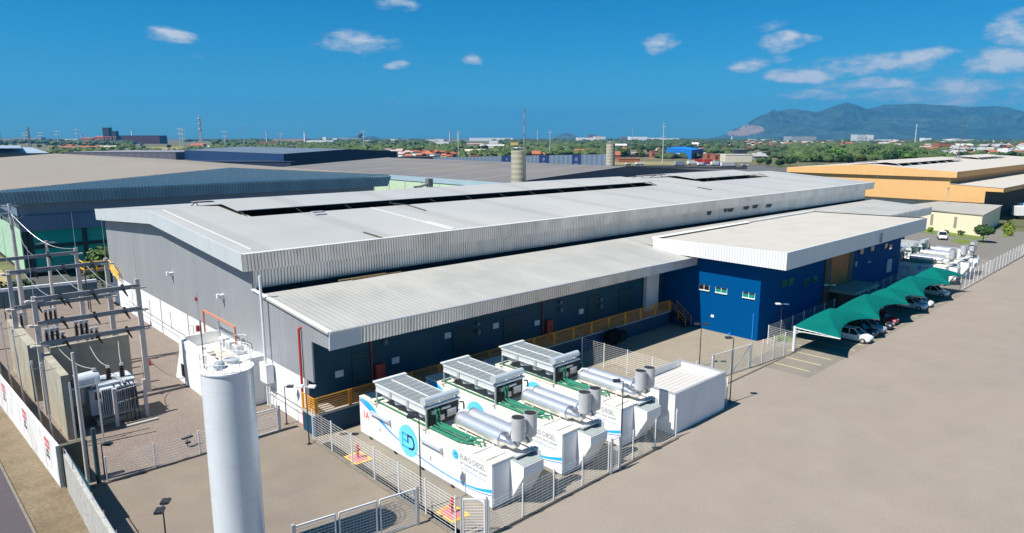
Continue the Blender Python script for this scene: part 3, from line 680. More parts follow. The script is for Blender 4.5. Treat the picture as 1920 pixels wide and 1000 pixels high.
for i in range(5): mb.box(x0-.05,x0,y0+.5+i*3.4,y0+.75+i*3.4,.05,.2)
mb.each('fork_pocket', M_blackst, gb, 1)
# air scoop at the end
mb = MB(); mb.prism([(29.48,2.92),(28.25,2.86),(28.25,2.2),(29.48,.12)], 'x', 27.42, 29.2); sco = mb.build('air_scoop', M_cont, GN)
mb = MB(); mb.hexa([(27.45,28.3,2.87),(29.17,28.3,2.87),(29.17,29.46,2.93),(27.45,29.46,2.93)], [(27.45,28.3,2.90),(29.17,28.3,2.90),(29.17,29.46,2.96),(27.45,29.46,2.96)])
mb.build('scoop_top', mat('scoop_top_shade', (.30,.34,.33), .6, 0, .1, 2), sco)  # top sheet greyed, shade of the stacks put into its colour
# dry cooler on legs
cz0, cz1, c0, c1, ca, cb_ = 4.18, 4.78, 25.95, 28.75, 36.5, 42.8
CL = MB()
CL.box(c0,c1,ca,ca+.06,cz0,cz1); CL.box(c0,c1,cb_-.06,cb_,cz0,cz1); CL.box(c0,c0+.06,ca+.06,cb_-.06,cz0,cz1); CL.box(c1-.06,c1,ca+.06,cb_-.06,cz0,cz1)
CL.box(c0-.05,c1+.05,cb_,cb_+.35,cz1+.02,cz1+.12); CL.box(c0-.06,c0,ca,cb_,cz1-.12,cz1); CL.box(c0-.03,c0,ca,cb_,cz0,cz0+.08)
cl = CL.build('dry_cooler', mat('cooler_casing', (.70,.74,.74), .35, .2, .03, 1), GN)
mb = MB(); mb.box(c0+.06,c1-.06,ca+.06,cb_-.06,cz1-.12,cz1-.05); mb.box(c0+.06,c1-.06,ca+.06,cb_-.06,cz0+.05,cz0+.1); mb.build('coil_grille', M_grille, cl)
mb = MB(); xm = (c0+c1)/2
mb.box(xm-.03,xm+.03,ca+.06,cb_-.06,cz1-.05,cz1-.01)
for i in range(1, 9): yy = ca+(cb_-ca)*i/9; mb.box(c0+.06,xm-.031,yy-.016,yy+.016,cz1-.05,cz1-.012); mb.box(xm+.031,c1-.06,yy-.016,yy+.016,cz1-.05,cz1-.012)
mb.build('grille_bar', M_steelw, cl)
mb = MB()
for yy in (38.6, 40.8): mb.box(c0-.10,c0-.01,yy-.14,yy+.14,cz0,cz1-.02)
mb.each('cooler_rib', M_stack, cl, 1)
mb = MB()
for xx in (c0+.04, c1-.1):
    for yy in (ca-.05, cb_-.05): mb.box(xx-.05,xx+.05,yy-.06,yy+.06,3.13,5.1 if yy < 40 else cz0); mb.box(xx-.3,xx+.3,yy-.06,yy+.06,3.14,3.2)
mb.each('cooler_leg', M_galv, cl, 2)
mb = MB()
for i in range(4):
    yy = ca+.9+i*1.55; mb.cyl((xm-.62,yy,3.72),(xm-.62,yy,4.01),.55,.6,16,False); mb.cyl((xm+.66,yy,3.72),(xm+.66,yy,4.01),.55,.6,16,False)
mb.each('fan_ring', M_steelw, cl, 1)
mb = MB(); mb.cyl((c0-.25,ca-.12,5.25),(c1-.05,ca-.12,5.25),.26,n=18); mb.cyl((c0-.27,ca-.12,5.25),(c0-.2,ca-.12,5.25),.32,n=18); mb.box(c0-.1,c1+.05,ca-.35,ca-.05,4.72,4.84)
mb.build('header_drum', mat('cooler_drum', (.66,.70,.71), .3, .4, .03, 1), cl, smooth=True)
mb = MB(); mb.box(c0+.1,c1,ca-.12,ca-.02,3.3,4.7); mb.build('pump_panel', M_blackst, cl)
mb = MB()
for a, b, c, d in [(26.9,27.35,3.6,4.0),(27.6,28.4,3.7,4.25),(26.3,26.6,4.2,4.5),(27.1,27.9,4.35,4.5)]: mb.box(a,b,ca-.35,ca-.14,c,d)
mb.each('pump_box', M_galv, cl, 1)
# green pipework
mb = MB()
for i, (xx, zz) in enumerate([(26.15,3.28),(26.35,3.28),(26.55,3.34),(26.8,3.42),(27.0,3.5)]):
    ye = [32.9,32.5,32.0,31.9,32.2][i]; yb = [42.9,36.3,36.3,36.0,36.2][i]
    mb.tube([(xx,yb,zz),(xx,(yb+ye)/2,zz),(xx+.1,ye+.3,zz),(xx+.3,ye,zz),(xx+.38,ye-.2,zz),(xx+.4,ye-.25,3.14)], .055, 8)
for xx in (26.5, 26.75): mb.tube([(xx,36.2,4.55),(xx,35.95,4.5),(xx,35.9,4.2),(xx,35.9,3.7),(xx+.1,35.5,3.45),(xx+.2,34.5,3.45),(xx+.25,33,3.45)], .07, 8)
mb.tube([(28.75,36.2,4.5),(29.0,36.1,4.45),(29.05,36.1,4.2),(29.05,36.1,3.2)], .06, 8); mb.tube([(26.05,43.2,3.2),(29,43.4,3.2)], .07, 8)
mb.cyl((26.6,32.7,3.45),(27.1,32.4,3.45),.14)
mb.build('green_pipework', M_green, GN, smooth=True)
mb = MB(); mb.box(27.6,29.2,43.4,44.9,3.14,3.2); mb.build('roof_mat', mat('pale_deck', (.60,.56,.48), .8, 0, .2, 1), GN)
mb = MB()
for yy in (30.1, 31.35): mb.box(25.95,27.6,yy-.04,yy+.04,3.14,3.2)
mb.each('roof_batten', M_galv, GN, 1)
# silencers, elbows and stacks
for xx in (27.98, 29.08):
    mb = MB(); mb.cyl((xx,35.1,3.74),(xx,30.75,3.74),.50,n=28)
    si = mb.build('silencer', M_silver, GN, smooth=True)
    mb = MB(); mb.cyl((xx,35.22,3.72),(xx,35.08,3.72),.53,n=28); mb.cyl((xx,30.78,3.72),(xx,30.7,3.72),.53,n=28); mb.cyl((xx,30.7,3.72),(xx,30.35,3.72),.45,.27,n=20)
    mb.tube([(xx,30.4,3.70),(xx,30.05,3.66),(xx,29.7,3.68),(xx,29.46,3.85),(xx+.02,29.4,4.1),(xx+.02,29.4,4.3)], .25, 14)
    mb.build('elbow', mat('elbow_steel', (.62,.62,.63), .3, .85, .08, 3), si, smooth=True)
    mb = MB(); n = 24; c = (xx+.05,29.4,0)
    mb.lathe(c, [(.26,4.05),(.43,4.22),(.44,5.66),(.42,5.66),(.41,4.6),(.2,4.4)], n); mb.build('exhaust_stack', M_stack, si, smooth=True)
    mb = MB(); mb.cyl((c[0],c[1],5.60),(c[0],c[1],5.62),.415,n=20); mb.build('stack_throat_shade', M_dark, si)  # dark disc just under the rim paints the unlit inside of the stack
    mb = MB()
    for yy in (34.2, 31.4): mb.box(xx-.3,xx+.3,yy-.08,yy+.08,3.14,3.4)
    mb.each('saddle', M_galv, si, 1)
mb = MB(); mb.box(27.6,29.6,29.1,29.46,3.1,3.2); mb.box(29.2,29.26,28.6,29.46,2.6,3.3); mb.build('stack_plate', M_stack, GN)
mb = MB()
mb.tube([(29.0,35.4,3.9),(28.6,35.7,3.95),(28.2,35.6,3.85),(27.98,35.2,3.72)], .2, 10); mb.build('cross_pipe', mat('crossover_white', (.7,.7,.7), .4, .3), GN, smooth=True)
gt_ = snap(GN)
nonum = [(c, [g for g in gs if not (g.type == 'MESH' and g.data == num.data)]) for c, gs in gt_]
grp = GN['group']
clone(GN, (32.3, 29.5, 0), label='white generator container, middle one of the three near the yard gate', tree=nonum)
clone(GN, (38.75, 29.5, 0), label='white generator container right beside the flat roofed white block, third from the yard gate', tree=nonum)
clone(GN, (121.4, 30.3, 0), label='generator container just beyond the farthest green shade sail, partly in shade', tree=nonum)
clone(GN, (127.7, 30.3, 0), label='middle one of the three far generator containers behind the carport', tree=nonum)
clone(GN, (133.2, 30.3, 0), label='farthest generator container, nearest to the cream building and the round tree', tree=nonum)

# white block next to the containers
UB = thing('utility_block', 'flat roofed white block with parapet between the generators and the delivery gate', 'building', (43.6,28,0))
mb = MB(); a, b, c, d = 43.7, 51.3, 28.1, 32.7
mb.box(a,b,c,c+.15,0,3.32); mb.box(a,b,d-.15,d,0,3.32); mb.box(a,a+.15,c+.15,d-.15,0,3.32); mb.box(b-.15,b,c+.15,d-.15,0,3.32)
mb.build('wall', M_white, UB)
mb = MB(); mb.box(a-.03,b+.03,c-.03,c+.2,3.33,3.39); mb.box(a-.03,b+.03,d-.2,d+.03,3.33,3.39); mb.box(a-.03,a+.2,c+.2,d-.2,3.33,3.39); mb.box(b-.2,b+.03,c+.2,d-.2,3.33,3.39)
mb.build('parapet_cap', M_galv, UB)
mb = MB(); mb.box(a+.16,b-.16,c+.16,d-.16,2.72,2.8); mb.build('roof', mat('block_roof_sheet', (.55,.53,.50), .6, 0, .05, 1, stripe=('Y', .45, .16, .03)), UB)

# ================================================================ SILO
SL = thing('storage_silo', 'tall white cylindrical silo with railing and ladder cage on top, standing by the left yard', 'silo', (12.3,34.8,0))
sc_, r_, h_ = (12.3,34.8,0), 1.28, 11.3
mb = MB(); mb.lathe(sc_, [(r_,0),(r_,h_)], 64); mb.build('shell', mat('silo_white_steel', (.76,.79,.81), .3, .15, .04, .6, stain=(.7,.35,(.60,.64,.67),(1,1,.12)), spec=.5), SL, smooth=True)
mb = MB()
for z in (2.1, 4.2, 6.3, 8.4, 10.4): mb.lathe(sc_, [(r_+.001,z-.01),(r_+.005,z-.01),(r_+.005,z+.01),(r_+.001,z+.01)], 48)
mb.lathe(sc_, [(r_,h_-.06),(r_+.05,h_-.06),(r_+.05,h_+.02),(r_-.02,h_+.02)], 48)
mb.build('hoop', mat('silo_seam', (.66,.69,.71), .4, .1), SL, smooth=False)
mb = MB(); mb.lathe(sc_, [(r_+.02,h_+.01),(.4,h_+.16),(.0,h_+.2)], 48); mb.build('lid', mat('silo_lid_cream', (.72,.68,.60), .7, 0, .05, 3, stain=(2,.4,(.5,.47,.4))), SL, smooth=True)
mb = MB(); m2 = MB()
n = 9
for i in range(n):
    a = 2*PI*i/n; p = (sc_[0]+(r_-.04)*math.cos(a), sc_[1]+(r_-.04)*math.sin(a)); mb.cyl((*p,h_),(*p,h_+1.0),.02,n=6)
for z in (.5, 1.0): mb.tube([(sc_[0]+(r_-.04)*math.cos(2*PI*i/48), sc_[1]+(r_-.04)*math.sin(2*PI*i/48), h_+z) for i in range(49)], .018, 6)
mb.build('railing', M_steelw, SL)
def silo_xy(u, v, z): return G(u, v, z)
mb = MB()
for q, (dx, dy) in enumerate([(1.0, .75)]):
    cx, cy = sc_[0]+dx, sc_[1]+dy
    for z in (8.8, 9.6, 10.4, 11.2, 12.0, 12.6): mb.tube([(cx+.38*math.cos(t), cy+.38*math.sin(t), z) for t in [PI*(-.55+i*.13) for i in range(12)]], .02, 6)
    for t in (-.5, -.1, .3, .75): mb.cyl((cx+.38*math.cos(PI*t), cy+.38*math.sin(PI*t), 8.8), (cx+.38*math.cos(PI*t), cy+.38*math.sin(PI*t), 12.6), .012, n=5)
mb.build('ladder_cage', M_steelw, SL)
mb = MB(); mb.cyl((12.6,34.95,h_+.1),(12.6,34.95,h_+.34),.36,.36,20); mb.cyl((12.6,34.95,h_+.34),(12.6,34.95,h_+.38),.39,.3,20); mb.build('hatch', M_stack, SL, smooth=True)
mb = MB(); mb.cyl((11.85,34.55,h_+.1),(11.85,34.55,h_+.3),.32,.26,16); mb.lathe((11.85,34.55,0), [(.28,h_+.3),(.22,h_+.46),(0,h_+.52)], 16); mb.build('vent_cap', M_galv, SL, smooth=True)
mb = MB(); mb.cyl((11.35,35.3,8.5),(11.35,35.3,h_+2.6),.035); mb.cyl((11.35,35.3,h_+2.2),(11.2,35.3,h_+2.2),.03); mb.build('mast', mat('mast_purple_grey', (.25,.22,.24), .6), SL)
mb = MB(); mb.cyl((11.2,35.3,h_+2.05),(11.2,35.3,h_+2.35),.09); mb.build('beacon', M_red, SL)

# ================================================================ FENCES
def fence(name, label, pts, h, m_post=None, group=None, sp=2.85, wires=True, cat='fence', vert=True, m_w=None):
    T = thing(name, label, cat, (*pts[0], 0), group)
    w = MB()
    for a, b in zip(pts, pts[1:]):
        a3 = Vector((*a, 0)); b3 = Vector((*b, 0)); L_ = (b3-a3).length; n = max(1, round(L_/sp))
        for i in range(n+1):
            if i == 0 and a != pts[0]: continue
            p = a3+(b3-a3)*i/n
            q = MB(); q.box(p.x-.035,p.x+.035,p.y-.035,p.y+.035,0,h+.03); q.build('post', m_post or M_steelw, T)
        if wires:
            z = .12
            while z <= h+.01: w.beam((a3.x,a3.y,z),(b3.x,b3.y,z),.010,.017); z += .2
            if vert:
                nv = int(L_/.5)
                for i in range(1, nv): p = a3+(b3-a3)*i/nv; w.beam((p.x,p.y,.1),(p.x,p.y,h),.005)
    if wires: w.build('mesh_panel', m_w or M_wire, T)
    return T
fg = 'galvanised mesh fences round the yards'
fence('mesh_fence', 'wire mesh fence along the left side of the generator yard, beside the red hydrant', [(22.6,46.7),(22.6,29.0)], 2.45, group=fg)
fence('mesh_fence', 'wire mesh fence in front of the scoop ends of the generator containers', [(23.9,27.55),(43.5,27.75)], 2.3, group=fg, sp=2.9)
fence('mesh_fence', 'wire mesh fence across the delivery yard between generators and office', [(52.1,45.0),(52.1,33.2)], 2.6, group=fg, sp=3.2)
fence('mesh_fence', 'white mesh fence from the white block past the blue office to the carport', [(63.0,31.9),(71.4,31.2)], 2.6, group=fg, sp=2.1)
fence('mesh_fence', 'short mesh fence behind the white block before the delivery gate', [(52.2,33.2),(56.8,32.6)], 2.4, group=fg, sp=2.3)
fence('mesh_fence', 'long white fence curving along the lot edge beyond the carport to the far right', [(119.5,27.6),(135,27.8),(150,28.0),(163,28.2),(180,29.0),(200,30.5)], 2.5, group=fg, sp=2.4)
fence('mesh_fence', 'short mesh fence from the last lamp post to the corner of the white block', [(51.6,28.3),(52.6,28.6),(52.4,31.4)], 2.4, group=fg, sp=1.5)
fence('mesh_fence', 'low wire fence on white posts between the gravel and the left yard', [(9.2,49.95),(21.3,49.95)], 1.9, group=fg, sp=2.7, vert=False)
fence('mesh_fence', 'mesh fence under the carport in front of the blue office wall', [(71.6,31.4),(72.1,34.6),(118.5,35.2)], 2.2, group=fg, sp=3.0, vert=False)
fence('mesh_fence', 'mesh fence among the lawns behind the far generators', [(140,27.9),(140.4,44)], 2.2, group=fg, sp=3.2, vert=False)
def gate(label, a, b, h, n=2, brace=True):
    a = Vector((*a,0)); b = Vector((*b,0)); T = thing('steel_gate', label, 'gate', a)
    for p in (a, b):
        w_ = .09 if (b-a).length > 3 else .05; q = MB(); q.box(p.x-w_,p.x+w_,p.y-w_,p.y+w_,0,h+.15); q.build('gate_post', M_galv, T)
    d = (b-a)/n
    for i in range(n):
        p = a+d*i+d.normalized()*.12; r = a+d*(i+1)-d.normalized()*.12; q = MB()
        q.beam((p.x,p.y,.12),(r.x,r.y,.12),.07); q.beam((p.x,p.y,h),(r.x,r.y,h),.07); q.beam((p.x,p.y,.1),(p.x,p.y,h),.07); q.beam((r.x,r.y,.1),(r.x,r.y,h),.07)
        if brace and i == n-1: q.beam((p.x,p.y,.2),(r.x,r.y,h-.1),.05)
        lf = q.build('gate_leaf', M_steelw, T)
        q = MB(); z = .3
        while z < h: q.beam((p.x,p.y,z),(r.x,r.y,z),.012,.02); z += .18
        m_ = int((r-p).length/.2)
        for j in range(1, m_): s_ = p+(r-p)*j/m_; q.beam((s_.x,s_.y,.1),(s_.x,s_.y,h),.006)
        q.build('gate_mesh', M_wire, lf)
    return T
gate('double leaf mesh gate of the left yard, in front of the hydrant corner', (21.6,31.45), (14.3,32.6), 2.35, 3, False)
gate('braced white sliding gate of the delivery yard beside the white block', (56.9,32.6), (62.9,31.9), 2.5, 2)
gate('white framed gate of the gravel bed by the foot of the warehouse wall', (21.4,50.0), (16.2,50.0), 2.0, 1, False)
gate('narrow steel gate at the front corner of the generator yard', (22.7,28.6), (23.8,27.6), 2.4, 1, False)
gate('narrow mesh gate in the front fence facing the second generator', (35.1,27.45), (36.1,27.45), 2.5, 1, False)

# hydrants
def hydrant(x, y, label):
    T = thing('fire_hydrant', label, 'hydrant', (x,y,0), 'red hydrants on painted squares')
    q = MB(); q.box(x-.7,x+.7,y-.9,y+.9,.0,.015); q.build('yellow_square', mat('yellow_floor_paint', (.75,.42,.05), .8, 0, .2, 3), T)
    q = MB(); q.box(x-.5,x+.5,y-.65,y+.65,.016,.03); q.build('red_square', mat('red_floor_paint', (.55,.17,.17), .8, 0, .2, 3), T)
    q = MB(); q.cyl((x,y,.03),(x,y,.95),.09,n=12); q.cyl((x-.22,y,.6),(x+.22,y,.6),.07,n=10); q.cyl((x,y-.25,.8),(x,y+.2,.8),.06,n=10); q.cyl((x,y,.95),(x,y,1.1),.14,.05,n=12); q.build('hydrant_body', M_red, T)
hydrant(23.5, 41.6, 'red hydrant at the far end of the generator yard fence')
hydrant(23.9, 31.0, 'red hydrant at the front corner of the generator yard')

# lamps
def lamp(x, y, h, label, heads=1, dark=True, dirx=(-1,0)):
    m = M_blackst if dark else M_steelw
    T = thing('yard_lamp', label, 'street lamp', (x,y,0), 'slender yard lamps')
    q = MB(); q.cyl((x,y,0),(x,y,h),.055,.035,8); q.box(x-.16,x+.16,y-.16,y+.16,0,.03); q.build('pole', M_blackst, T)
    d = Vector((*dirx,0)).normalized(); pp = Vector((-d.y, d.x, 0))
    for i in range(heads):
        s = 1 if i == 0 else -1; q = MB(); c = Vector((x,y,h))+d*s*.42
        q.beam((x,y,h),tuple(c),.05); a = c-d*s*.22; b = c+d*s*.30
        q.beam(tuple(a+Vector((0,0,.04))), tuple(b+Vector((0,0,.02))), .42, .13); q.build('lamp_head', m, T)
SQ = (-.73,.68)
for x, y, h, l, n, dk_, dd in [(22.7,32.6,6.25,'tall dark lamp pole in front of the round emblem on the nearest generator',1,True,SQ),
    (36.9,28.0,6.2,'tall dark lamp pole between the second and third generator scoops',1,True,SQ),
    (53.0,28.5,5.95,'dark lamp pole at the right corner of the white block',1,True,SQ),
    (59.5,35.6,4.5,'twin headed lamp in the delivery yard',2,True,(.7,-.7)),
    (74.1,34.2,4.4,'twin headed pale lamp beside the blue office corner',2,False,(.7,-.7)),
    (22.4,50.9,3.2,'short angled lamp pole against the warehouse base wall',1,True,(.8,-.6)),
    (22.0,46.2,4.6,'lamp pole at the yellow railed platform corner',2,False,(.7,-.7)),
    (132.6,29.3,5.4,'dark lamp pole by the scoop of the farthest generator',1,True,SQ),
    (87.5,34.4,4.6,'lamp pole in the shade behind the second shade sail',2,False,(.7,-.7)),
    (109.0,33.6,5.6,'dark lamp pole in front of the far end of the office',1,True,SQ),
    (9.2,50.6,2.6,'low dark floodlight behind the boundary wall corner',1,True,(.7,-.7))]:
    lamp(x, y, h, l, n, dk_, dd)
p = G(305, 950, 4.3); lamp(p.x, p.y, 4.3, 'twin headed dark lamp in the left yard, nearest to the street wall', 2, True, (.55,.83))
FL = thing('ground_floodlight', 'small dark floodlight box on the gravel left of the silo', 'floodlight', (*G(352,838)[:2],0))
p = G(352, 838); q = MB(); q.beam((p.x-.35,p.y-.1,.75),(p.x+.4,p.y+.1,.75),.3,.12); q.build('lamp_head', M_blackst, FL)
q = MB(); q.box(p.x-.03,p.x+.03,p.y-.03,p.y+.03,0,.7); q.box(p.x-.12,p.x+.22,p.y-.12,p.y+.12,.25,.42); q.build('stand', M_blackst, FL)

# ================================================================ CARPORT SAILS
AR = [71.9, 82.9, 93.0, 99.0, 110.2, 118.6]
cl_ = ['green shade sail nearest to the blue office, over the white hatchback', 'second green shade sail, over the dark parked cars', 'narrow third green shade sail over an empty bay', 'fourth green shade sail over the pale blue car', 'farthest green shade sail over the last parked car']
def arm(T, x):
    q = MB(); q.box(x-.09,x+.09,31.5,31.68,0,2.75); q.build('post', M_steelw, T)
    q = MB(); q.beam((x,31.6,2.62),(x,26.7,2.4),.08); q.beam((x,31.6,2.25),(x,26.7,2.36),.07)
    for i in range(7):
        y = 31.2-i*.62; q.beam((x,y,2.27+i*.012),(x,y-.31,2.6-i*.026),.035)
    q.tube([(x,31.55,1.5),(x,31.4,1.95),(x,31.0,2.2),(x,30.4,2.27)], .04, 6)
    q.build('cantilever_arm', M_steelw, T)
for i in range(5):
    a, b = AR[i], AR[i+1]
    T = thing('shade_sail', cl_[i], 'carport canopy', (a,31.6,0), 'green fabric shade sails over the parking bays')
    w = (b-a)
    def f(s, t, a=a, b=b):
        sp = 2*s-1; tp_ = (t-.42)/(.42 if t < .42 else .58); c = 1-sp*sp
        k = max(0.0, 1-max(abs(sp), abs(tp_))); H = 1.55 if b-a > 8 else 1.1
        y = 31.9 - t*(5.3-1.35*c)
        return (a+(b-a)*s, y, 2.50 + H*k**.85 + (.42*c*max(0, tp_) if tp_ > 0 else .3*c*-tp_))
    q = MB(); q.grid(f, 28, 24); q.build('fabric', M_tarp, T, smooth=False)
    arm(T, a+.05)
    if i == 4: arm(T, b-.05)

# ================================================================ CARS
def car(x, y, rz, paint, label, kind='hatch'):
    T = thing('parked_car', label, 'car', (x,y,0), 'parked cars', rz)
    T.rotation_euler = (0,0,rz); Vx = Vector((x,y,0))
    # local: +X forward; meshes are built around the thing's origin
    def bl(mb, nm, m, par=T, sm=False):
        mb.v = [(p[0]+x, p[1]+y, p[2]) for p in mb.v]; return mb.build(nm, m, par, sm)
    L_, W_, H_ = (4.0,.86,1.5) if kind == 'hatch' else ((4.3,.87,1.45) if kind == 'sedan' else (4.6,.92,1.75))
    k = L_/4.0; hk = H_/1.5
    st = [(-2.0,.42,.72,.70),(-1.93,.28,.90,.80),(-1.6,.20,.96,.85),(-.8,.18,.93,.86),(.2,.18,.91,.86),(.9,.18,.90,.85),(1.25,.19,.86,.83),(1.7,.22,.76,.78),(1.93,.26,.64,.70),(2.0,.34,.52,.60)]
    mb = MB(); rings = []
    for sx_, zb, zt, hw in st:
        hw *= W_/.86; zb *= hk; zt *= hk
        rings.append([(sx_*k,-hw*.9,zb),(sx_*k,-hw,zb+(zt-zb)*.35),(sx_*k,-hw*.98,zb+(zt-zb)*.75),(sx_*k,-hw*.86,zt),(sx_*k,0,zt+.03),(sx_*k,hw*.86,zt),(sx_*k,hw*.98,zb+(zt-zb)*.75),(sx_*k,hw,zb+(zt-zb)*.35),(sx_*k,hw*.9,zb)])
    nr = 9; vs = [p for r in rings for p in r]; fs = []
    for i in range(len(rings)-1):
        for j in range(nr): fs.append((i*nr+j, (i+1)*nr+j, (i+1)*nr+(j+1) % nr, i*nr+(j+1) % nr))
    fs += [tuple(range(nr)), tuple(reversed(range((len(rings)-1)*nr, len(rings)*nr)))]
    mb.add(vs, fs); body = bl(mb, 'body', paint, T, True)
    rear = {'hatch': (-1.85,-1.55), 'sedan': (-1.25,-.75), 'suv': (-1.9,-1.75)}[kind]
    zb, zt = .90*hk, H_-.04
    def cab(sc, z1_, fx, rx, nm, m, zz0):
        mb = MB(); hb = .80*W_/.86; ht = .62*W_/.86
        mb.hexa([(rear[0]*k,-hb,zz0),(1.02*k,-hb,zz0),(1.02*k,hb,zz0),(rear[0]*k,hb,zz0)], [(rx*k,-ht,z1_),(fx*k,-ht,z1_),(fx*k,ht,z1_),(rx*k,ht,z1_)])
        return bl(mb, nm, m)
    cab(1, zt, .25, rear[1], 'window_glass', M_glassd, zb-.05)
    mb = MB(); ht = .64*W_/.86
    mb.hexa([((rear[1]-.02)*k,-ht,zt-.02),(.28*k,-ht,zt-.02),(.28*k,ht,zt-.02),((rear[1]-.02)*k,ht,zt-.02)], [((rear[1]+.1)*k,-ht*.9,zt+.05),(.15*k,-ht*.9,zt+.05),(.15*k,ht*.9,zt+.05),((rear[1]+.1)*k,ht*.9,zt+.05)])
    hb = .81*W_/.86
    for s in (-1, 1):
        for xb, xt in ((1.03,.26),(-.25,-.3),(rear[0]+.02,rear[1])): mb.beam((xb*k,s*hb,zb-.04),(xt*k,s*ht,zt),.07,.07)
    bl(mb, 'roof', paint)
    for sx_ in (-1.28, 1.28):
        for s in (-1, 1):
            mb = MB(); mb.cyl((sx_*k,s*.66*W_/.86,.31),(sx_*k,s*.875*W_/.86,.31),.31,n=18); wh = bl(mb, 'wheel', M_tyre)
            mb = MB(); mb.cyl((sx_*k,s*.86*W_/.86,.31),(sx_*k,s*.885*W_/.86,.31),.19,n=12); o = bl(mb, 'rim', M_galv, T); o.parent = wh
    for s in (-1, 1):
        mb = MB(); mb.hexa([(1.80*k,s*.55-.16,.52*hk),(1.97*k,s*.55-.12,.50*hk),(1.97*k,s*.55+.12,.50*hk),(1.80*k,s*.55+.16,.52*hk)], [(1.74*k,s*.57-.16,.74*hk),(1.93*k,s*.55-.12,.66*hk),(1.93*k,s*.55+.12,.66*hk),(1.74*k,s*.57+.16,.74*hk)]); bl(mb, 'headlight', mat('headlight_glass', (.75,.78,.8), .1, .3))
        mb = MB(); mb.box(-2.01*k,-1.9*k,s*.62-.12,s*.62+.12,.62*hk,.86*hk); bl(mb, 'tail_light', M_red)
        mb = MB(); mb.box(.72*k,.9*k,s*.98*W_/.86-.09,s*.98*W_/.86+.09,.92*hk,1.04*hk); bl(mb, 'wing_mirror', paint)
    mb = MB(); mb.box(1.93*k,2.02*k,-.42,.42,.3*hk,.42*hk); bl(mb, 'grille', M_blackst)
    return T
def paint(n, c, r=.22): return mat('car_paint_'+n, c, r, .0, .02, 1, spec=.6)
FR = -PI/2
car(80.9, 28.6, FR, paint('white', (.72,.74,.75)), 'white hatchback under the first shade sail, nearest to the camera in the bays')
car(83.5, 29.0, FR, paint('black', (.02,.025,.025)), 'black hatchback right behind the near white hatchback', 'hatch')
car(86.1, 29.1, FR, paint('silver', (.42,.44,.46)), 'silver car between two dark cars under the second sail', 'sedan')
car(88.7, 29.1, FR, paint('graphite', (.03,.035,.045)), 'graphite saloon between the silver and the red car', 'sedan')
car(91.3, 29.3, FR, paint('red', (.33,.01,.03)), 'dark red car at the end of the dark row', 'hatch')
car(102.2, 29.2, FR, paint('pale_blue', (.50,.58,.62)), 'pale blue car under the fourth sail', 'hatch')
car(104.9, 29.2, FR, paint('pearl', (.78,.80,.82)), 'white car half hidden behind the pale blue one', 'hatch')
car(113.4, 29.5, FR, paint('mint', (.60,.64,.62)), 'pale grey hatchback parked alone under the farthest sail', 'hatch')
car(179.3, 46.2, math.radians(200), paint('silver_white', (.60,.61,.62)), 'silver white family car parked on the road by the cream building', 'suv')
def trailer(p, ang, L_, label):
    T = thing('box_trailer', label, 'truck trailer', (p.x,p.y,0), 'white box trailers at the dark loading side')
    T.rotation_euler = (0,0,ang)
    def bl(mb, nm, m, par=T): mb.v = [(a[0]+p.x, a[1]+p.y, a[2]) for a in mb.v]; return mb.build(nm, m, par)
    q = MB(); q.box(0,L_,-1.25,1.25,1.05,3.7); bl(q, 'box_body', M_white)
    q = MB(); q.box(.3,L_-.3,-.6,.6,.75,1.04); q.box(L_*.7,L_*.72,-.9,.9,.1,.8); bl(q, 'chassis', M_blackst)
    for xx in (1.6, 2.9):
        for s in (-1, 1): q = MB(); q.cyl((xx,s*1.22,.5),(xx,s*.85,.5),.5,n=14); bl(q, 'wheel', M_tyre)
trailer(Vector((240,44.5,0)), math.radians(-50), 12, 'nearer white box trailer parked left in front of the dark wall')
trailer(Vector((252,46.5,0)), math.radians(-50), 12, 'farther white box trailer partly behind the other trailer')

# ================================================================ BOUNDARY WALLS
def wall_run(name, label, pts, h, th, m, cap=None, cat='wall'):
    T = thing(name, label, cat, (*pts[0],0)); q = MB()
    for a, b in zip(pts, pts[1:]):
        a = Vector((*a,0)); b = Vector((*b,0)); n = Vector((-(b-a).y,(b-a).x,0)).normalized()*th/2
        q.hexa([a-n,a+n,b+n,b-n], [p+Vector((0,0,h)) for p in (a-n,a+n,b+n,b-n)])
    q.build('wall', m, T)
    if cap:
        q = MB()
        for a, b in zip(pts, pts[1:]): q.beam((*a,h+.2),(*b,h+.2),th+.08,.4)
        q.build('coping', cap, T)
    return T
M_wallw = mat('street_wall_white', (.70,.69,.67), .8, 0, .06, .6, stain=(.9,.75,(.30,.27,.22),(1,1,.35)))
SW = wall_run('street_wall', 'stained white wall along the street with red warning boards, closed by a dark pier', [(6.85,51.4),(5.95,72.6),(4.6,113.5)], 2.95, .22, M_wallw)
q = MB(); q.box(6.98,8.5,51.15,51.6,0,2.95); q.build('end_pier', mat('dark_pier_concrete', (.10,.095,.07), .9, 0, .2, 1, stain=(.8,.5,(.05,.05,.03))), SW)
M_sred = mat('sign_red', (.62,.10,.12), .6, 0, .1, 3); M_sblk = mat('sign_black', (.03,.03,.04), .7)
